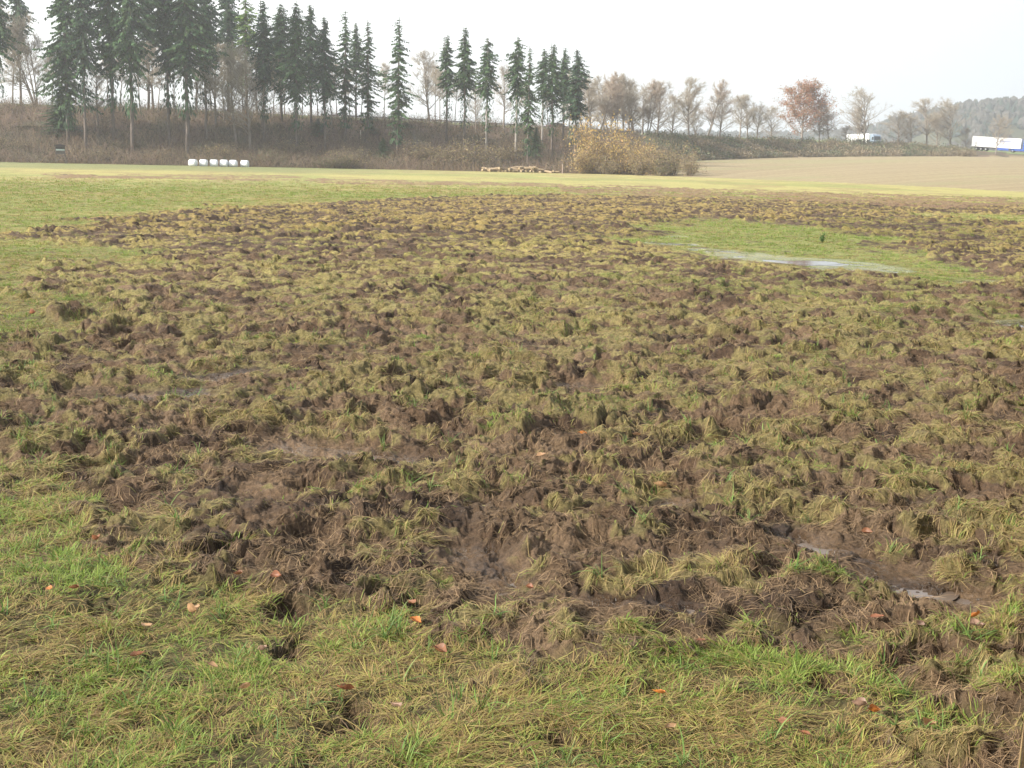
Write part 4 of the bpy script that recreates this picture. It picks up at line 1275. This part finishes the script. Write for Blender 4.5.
def bale_mesh(seed):
    R = random.Random(seed); mb = MB(); r = .60; L_ = 1.16
    prof = [(0, -L_ / 2), (.30, -L_ / 2 + .0), (.50, -L_ / 2 + .03), (.58, -L_ / 2 + .09), (.615, -L_ / 2 + .2), (.62, 0), (.615, L_ / 2 - .2), (.58, L_ / 2 - .09), (.50, L_ / 2 - .03), (.30, L_ / 2), (0, L_ / 2)]
    N_ = 28; V = []
    for i in range(N_):
        a = 2 * PI * i / N_
        for rr_, xx in prof:
            k = rr_ * (1 + .025 * math.sin(3 * a + seed) + .015 * R.uniform(-1, 1))
            z = k * math.sin(a); z = max(z, -.52)
            V.append((xx, k * math.cos(a) * (1.05 if z < 0 else 1), (z + .52) * .93))
    m_ = len(prof)
    q = [(i * m_ + j, i * m_ + j + 1, ((i + 1) % N_) * m_ + j + 1, ((i + 1) % N_) * m_ + j) for i in range(N_) for j in range(m_ - 1)]
    mb.add(V, q); return mb.mesh('bale', True)


for k, (px, lab) in enumerate([(193, 'white film-wrapped bale, leftmost of the six, right beside the pale spruce trunk'), (203.6, 'white wrapped bale, second from the left'), (214, 'white wrapped bale with a bluish shaded end, third from the left'),
                               (224, 'white wrapped bale, fourth from the left'), (233.2, 'smallest looking white wrapped bale, fifth from the left'), (244.8, 'white wrapped bale standing apart at the right end of the row')]):
    x, y = pos(px, 163, 124.5 + .15 * k)
    me = bale_mesh(k)
    link('silage_bale', me, mfilm, loc=(x, y, ground_z(x, y) - .03), label=lab, cat='bale', group='white wrapped bales in a row on the meadow edge').rotation_euler = (0, 0, random.uniform(-.25, .35))

# ------------------------------------------------------------------ hunting stand
mwood = mat('grey_wood', .9, .1, color=(.13, .115, .10), noise=.3, nscale=3)
mroof = mat('roof_felt', .9, .1, color=(.09, .075, .08))
mpale = mat('pale_board', .7, .2, color=(.52, .58, .55))
x, y = pos(60.5, 158, 126.5)
hs = thing('hunting_stand', 'small raised wooden hunting stand at the bank foot, with pale front board', 'hunting stand', (x, y, ground_z(x, y) - .02), math.atan2(-x, y))
for sx in (-.62, .62):
    for sy in (-.5, .5):
        mb = MB(); mb.tube([(sx * 1.12, sy * 1.1, -.2), (sx, sy, 1.45)], [.05, .045], 6); mb.build('leg', mwood, hs)
for s in (-1, 1):
    mb = MB(); mb.tube([(s * -.66, -.53, .25), (s * .62, -.5, 1.35)], [.03, .03], 5); mb.build('brace', mwood, hs)
mb = MB(); mb.box((-.7, -.58, 1.42), (.7, .58, 1.5)); mb.build('platform', mwood, hs)
mb = MB(); mb.box((-.68, -.56, 1.5), (.68, -.52, 1.90)); mb.box((-.68, .52, 1.5), (.68, .56, 2.65)); mb.box((-.68, -.52, 1.5), (-.64, .52, 2.60)); mb.box((.64, -.52, 1.5), (.68, .52, 2.60))
mb.box((-.68, -.56, 2.38), (.68, -.52, 2.56))
for xx in (-.68, .60): mb.box((xx, -.56, 1.9), (xx + .08, -.52, 2.38))
mb.build('cabin_wall', mwood, hs)
mb = MB(); mb.box((-.6, -.60, 1.90), (.6, -.563, 2.12)); mb.build('front_board', mpale, hs)
mb = MB(); mb.prism([(-.85, 2.60), (.85, 2.60), (.85, 2.66), (0, 2.86), (-.85, 2.66)], -.75, .75); mb.build('roof', mroof, hs)
mb = MB()
for s in (-.2, .2): mb.tube([(.9 + s * .2, s + .0, -.1), (.72, s, 1.5)], [.03, .03], 5)
for i in range(5): mb.tube([(.88 - .034 * i * 1.0, -.2, .2 + i * .28), (.88 - .034 * i, .2, .2 + i * .28)], [.022, .022], 5)
mb.build('ladder', mwood, hs)

# ------------------------------------------------------------------ cut logs and stakes
mcut = mat('cut_log', .85, .15, attr='Col', noise=.15, nscale=4)


def log_mesh(seed):
    R = random.Random(seed); mb = MB(); L_ = R.uniform(.8, 2.2); r = R.uniform(.11, .2)
    bk = np.array((.36, .27, .17)) * R.uniform(.7, 1.2)
    mb.tube([(-L_ / 2, 0, 0), (0, R.uniform(-.03, .03), .01), (L_ / 2, 0, 0)], [r, r * .97, r * .9], 9, bk)
    for s, rr_ in ((-1, r), (1, r * .9)):
        mb.tube([(s * (L_ / 2 + .001), 0, 0), (s * (L_ / 2 + .012), 0, 0)], [rr_ * .86, rr_ * .84], 9, np.array((.40, .31, .19)))
    return mb.mesh('log', False), r


LM = [log_mesh(i) for i in range(8)]
for m_, r in LM: m_.materials.append(mcut)
k = 0
for px0, px1, n, hmax in ((486, 496, 12, 2), (497, 507, 9, 2), (508, 519, 14, 3), (521, 537, 20, 3), (540, 543, 4, 2), (547, 556, 4, 1)):
    part_lab = {486: 'pale cut log in the far left stretch of the log heap', 497: 'pale cut log in the second stretch of the log heap', 508: 'pale cut log in the middle stretch of the log heap',
                521: 'pale cut log in the right stretch of the log heap under the pale trunks', 540: 'cut log lying just right of the log heap', 547: 'cut log lying apart at the right, toward the stake'}[px0]
    for i in range(n):
        px = random.uniform(px0, px1); x, y = pos(px, 166, 128.6 + random.uniform(-.6, .5))
        m_, r = LM[k % 8]
        lev = random.randrange(hmax)
        o = link('log', m_, loc=(x, y, ground_z(x, y) + r + .02 + lev * .27), label=part_lab, cat='log', group='cut logs heaped at the bank foot: ' + {486: 'far left', 497: 'second', 508: 'middle', 521: 'right', 540: 'beyond', 547: 'apart'}[px0])
        o.rotation_euler = (random.uniform(0, 6), random.uniform(-.15, .15), random.uniform(-.9, .9) + (1.57 if random.random() < .55 else 0)); k += 1
for px, yb, yt, d, r, c, lab, nm in [(562.5, 170, 164.5, 127, .09, (.38, .30, .25), 'short pale wooden stake between the logs and the yellow bushes', 'stake'),
                               (360.5, 140, 130, 141, .10, (.55, .50, .40), 'broken pale dead stem standing on the bank left of the young spruce', 'dead_stem')]:
    x, y = pos(px, yb, d); z = float(land(np.array([x]), np.array([y]))[0]); h = elev(px, yt, d) - z
    mb = MB(); mb.tube([(0, 0, -.2), (.02, 0, h * .5), (.0, 0, h * .97), (.01, 0, h)], [r, r * .95, r * .9, r * .4], 8, np.array(c))
    mb.build(nm, mcut, loc=(x, y, z), label=lab, cat='stake' if nm == 'stake' else 'dead stem')
# solitary dark weed on the green patch
x, y = gp(822, 243)
wd = MB(); R = np.random.default_rng(5)
for i in range(15):
    a = R.random() * 2 * PI; o_ = R.uniform(.1, .6); L_ = R.uniform(.08, .19)
    e = np.array([math.cos(a) * o_ * L_, math.sin(a) * o_ * L_, L_]); wd.tube([(0, 0, 0), e * .5 + R.normal(0, .01, 3), e], [.006, .005, .003], 3, np.array((.16, .24, .09)))
    n = 5; c = e * R.uniform(.4, 1, (n, 1)); ax = R.normal(0, 1, (n, 3)); ax /= np.linalg.norm(ax, axis=1)[:, None]; sd = np.cross(ax, (0, 0, 1.0)); sd /= np.linalg.norm(sd, axis=1)[:, None]
    quads_from(c, ax, sd, R.uniform(.05, .1, n), R.uniform(.02, .04, n), wd, np.array((.13, .21, .07)) * R.uniform(.7, 1.3, (n, 1)))
wd.build('weed_plant', mleafy, loc=(x, y, ground_z(x, y)), label='small dark green leafy weed standing alone on the green patch behind the puddle', cat='plant')

# ------------------------------------------------------------------ far hills with forest
HP = [-700, -300, 0, 300, 500, 600, 700, 800, 850, 880, 890, 920, 960, 985, 1024, 1200, 1500]
HY = [150, 125, 118, 124, 126, 128.5, 131, 131.5, 129, 124, 116, 110, 102, 99, 96, 92, 130]
HD = [900, 900, 900, 900, 900, 900, 900, 880, 840, 800, 760, 730, 700, 690, 690, 690, 800]
HA = [azim(p, 120) if p > -400 and p < 1300 else azim(p, 150) for p in HP]
HZ = [max(6, elev(p, y, d) - 9) for p, y, d in zip(HP, HY, HD)]
HD = [v * SC for v in HD]
a = np.radians(np.linspace(-180, 180, 721)); ad = np.degrees(a)
hd = np.interp(ad, HA, HD); hz_ = np.interp(ad, HA, HZ)
hz_ = np.where(np.abs(ad) > 60, 12 + 8 * np.sin(ad / 15), hz_)
rows = []
S = np.array([-220, -190, -150, -110, -70, -35, 0, 60, 140, 260])
shp = np.array([-.06, .06, .25, .50, .76, .93, 1.0, .98, .85, .5])
for s, k in zip(S, shp):
    r = hd + s * 1.5; x = r * np.sin(a); y = r * np.cos(a)
    rows.append(np.stack([x, y, 3 + hz_ * k - 3 * (k > 0) + (fbm(x / 60, y / 60, 3, 3) - .5) * 6 * (k > .1)], -1))
V = np.concatenate(rows); n = len(a)
Q = [(i * n + j, i * n + j + 1, (i + 1) * n + j + 1, (i + 1) * n + j) for i in range(len(S) - 1) for j in range(n - 1)]
me = mesh_arrays('hills', V, np.array(Q)[:, ::-1], None, True); set_col(me, 'Col', np.tile((.07, .075, .04), (len(V), 1)))
link('hills', me, mat('hill_ground', .9, .1, attr='Col', noise=.3, nscale=.02), kind='structure')
# crowns of the forest on the hills, one mass
NF = 15000
fa = rng.uniform(-30, 28, NF); fs = rng.uniform(0, 1, NF) ** 1.2
sidx = -170 + fs * 240
D0 = np.interp(fa, HA, HD); r = D0 + sidx * 1.5
x = r * np.sin(np.radians(fa)); y = r * np.cos(np.radians(fa))
kk = np.interp(sidx, S, shp); hz2 = np.interp(fa, HA, HZ)
z = 3 + hz2 * kk - 3 + (fbm(x / 60, y / 60, 3, 3) - .5) * 6
keep = ~((fs < .35) & (fbm(x / 50, y / 50, 6, 2) < .45)); x, y, z = x[keep], y[keep], z[keep]; n = len(x)
H_ = rng.uniform(6, 11.5, n); W_ = rng.uniform(2.0, 4.2, n); con = rng.random(n) < .45
N_ = 7; prof_c = [(.75, .1), (1.0, .28), (.55, .6), (.05, 1.0)]; prof_r = [(.45, .2), (1.0, .5), (.8, .82), (.15, 1.0)]
lv = np.where(con[:, None], np.array([p[0] for p in prof_c])[None], np.array([p[0] for p in prof_r])[None])
lz = np.where(con[:, None], np.array([p[1] for p in prof_c])[None], np.array([p[1] for p in prof_r])[None])
th = (np.arange(N_) * 2 * PI / N_)[None, None] + rng.random(n)[:, None, None] * 6
jit = 1 + rng.normal(0, .2, (n, 4, N_))
X = x[:, None, None] + lv[..., None] * W_[:, None, None] * np.cos(th) * jit
Y = y[:, None, None] + lv[..., None] * W_[:, None, None] * np.sin(th) * jit
Z = z[:, None, None] - 1 + lz[..., None] * H_[:, None, None] + rng.normal(0, .35, (n, 4, N_))
V = np.stack([X, Y, Z], -1).reshape(-1, 3)
q = np.array([[i * N_ + j, i * N_ + (j + 1) % N_, (i + 1) * N_ + (j + 1) % N_, (i + 1) * N_ + j] for i in range(3) for j in range(N_)])
Q = (np.arange(n) * 4 * N_)[:, None, None] + q[None]
cc = np.where(con[:, None], np.array([.028, .045, .036]), np.array([.068, .062, .055])) * rng.uniform(.7, 1.4, (n, 1))
me = mesh_arrays('forest', V, Q.reshape(-1, 4)); set_col(me, 'Col', np.repeat(cc, 4 * N_, axis=0))
link('forest', me, mtwig, kind='stuff', label='far hazy woodland covering the hills behind the road', cat='forest')

# ------------------------------------------------------------------ haze
mh = bpy.data.materials.new('haze'); mh.use_nodes = True
N = mh.node_tree.nodes; N.remove(N['Principled BSDF'])
pv = N.new('ShaderNodeVolumePrincipled'); pv.inputs['Color'].default_value = (.93, .95, 1, 1); pv.inputs['Density'].default_value = .0005; pv.inputs['Anisotropy'].default_value = .45
mh.node_tree.links.new(pv.outputs[0], N['Material Output'].inputs['Volume'])
mb = MB(); mb.box((-2700, -2700, -2), (2700, 2700, 150)); mb.build('haze', mh, kind='stuff', label='thin pale winter haze over the meadow and the distant hills', cat='haze')

# ------------------------------------------------------------------ light
SUN_AZ = math.radians(-112); SUN_EL = math.radians(28)
w = bpy.data.worlds.new('World'); scene.world = w; w.use_nodes = True
N = w.node_tree.nodes; L = w.node_tree.links
sky = N.new('ShaderNodeTexSky'); sky.sky_type = 'NISHITA'; sky.sun_disc = False; sky.sun_elevation = SUN_EL; sky.sun_rotation = SUN_AZ
sky.dust_density = 3.0; sky.air_density = 1.0
# high thin cloud cover, a pale veil mixed over the clear sky
tc = N.new('ShaderNodeTexCoord'); nz = N.new('ShaderNodeTexNoise'); nz.inputs['Scale'].default_value = 1.6; nz.inputs['Detail'].default_value = 4
L.new(tc.outputs['Generated'], nz.inputs['Vector'])
cr = N.new('ShaderNodeMapRange'); cr.inputs['From Min'].default_value = .3; cr.inputs['From Max'].default_value = .7; cr.inputs['To Min'].default_value = .80; cr.inputs['To Max'].default_value = .92
L.new(nz.outputs['Fac'], cr.inputs['Value'])
dp = N.new('ShaderNodeVectorMath'); dp.operation = 'DOT_PRODUCT'
sv = (math.sin(SUN_AZ) * math.cos(SUN_EL), math.cos(SUN_AZ) * math.cos(SUN_EL), math.sin(SUN_EL))
dp.inputs[1].default_value = (math.sin(-.55) * .8, math.cos(-.55) * .8, .6)
L.new(tc.outputs['Generated'], dp.inputs[0])
gl = N.new('ShaderNodeMapRange'); gl.inputs['From Min'].default_value = .40; gl.inputs['From Max'].default_value = 1; gl.inputs['To Min'].default_value = 0; gl.inputs['To Max'].default_value = 1
L.new(dp.outputs['Value'], gl.inputs['Value'])
vc = N.new('ShaderNodeMix'); vc.data_type = 'RGBA'; vc.inputs[6].default_value = (3.8, 4.35, 5.2, 1); vc.inputs[7].default_value = (12.0, 11.9, 11.6, 1)
L.new(gl.outputs[0], vc.inputs[0])
mx = N.new('ShaderNodeMix'); mx.data_type = 'RGBA'
L.new(cr.outputs[0], mx.inputs[0]); L.new(sky.outputs[0], mx.inputs[6]); L.new(vc.outputs[2], mx.inputs[7])
L.new(mx.outputs[2], N['Background'].inputs['Color']); N['Background'].inputs['Strength'].default_value = .10
sd = bpy.data.lights.new('sun', 'SUN'); sd.energy = 5.0; sd.angle = math.radians(2.0); sd.color = (1, .94, .85)
so = bpy.data.objects.new('sun', sd); col.objects.link(so)
so.rotation_euler = Vector(sv).to_track_quat('Z', 'Y').to_euler()
so.location = (0, 0, 60)

vs = scene.view_settings; vs.view_transform = 'Standard'; vs.look = 'None'; vs.exposure = .86; vs.gamma = 1
scene.cycles.max_bounces = 6; scene.cycles.diffuse_bounces = 2; scene.cycles.glossy_bounces = 2; scene.cycles.transmission_bounces = 3; scene.cycles.volume_bounces = 1
scene.cycles.transparent_max_bounces = 4
scene.cycles.use_denoising = True
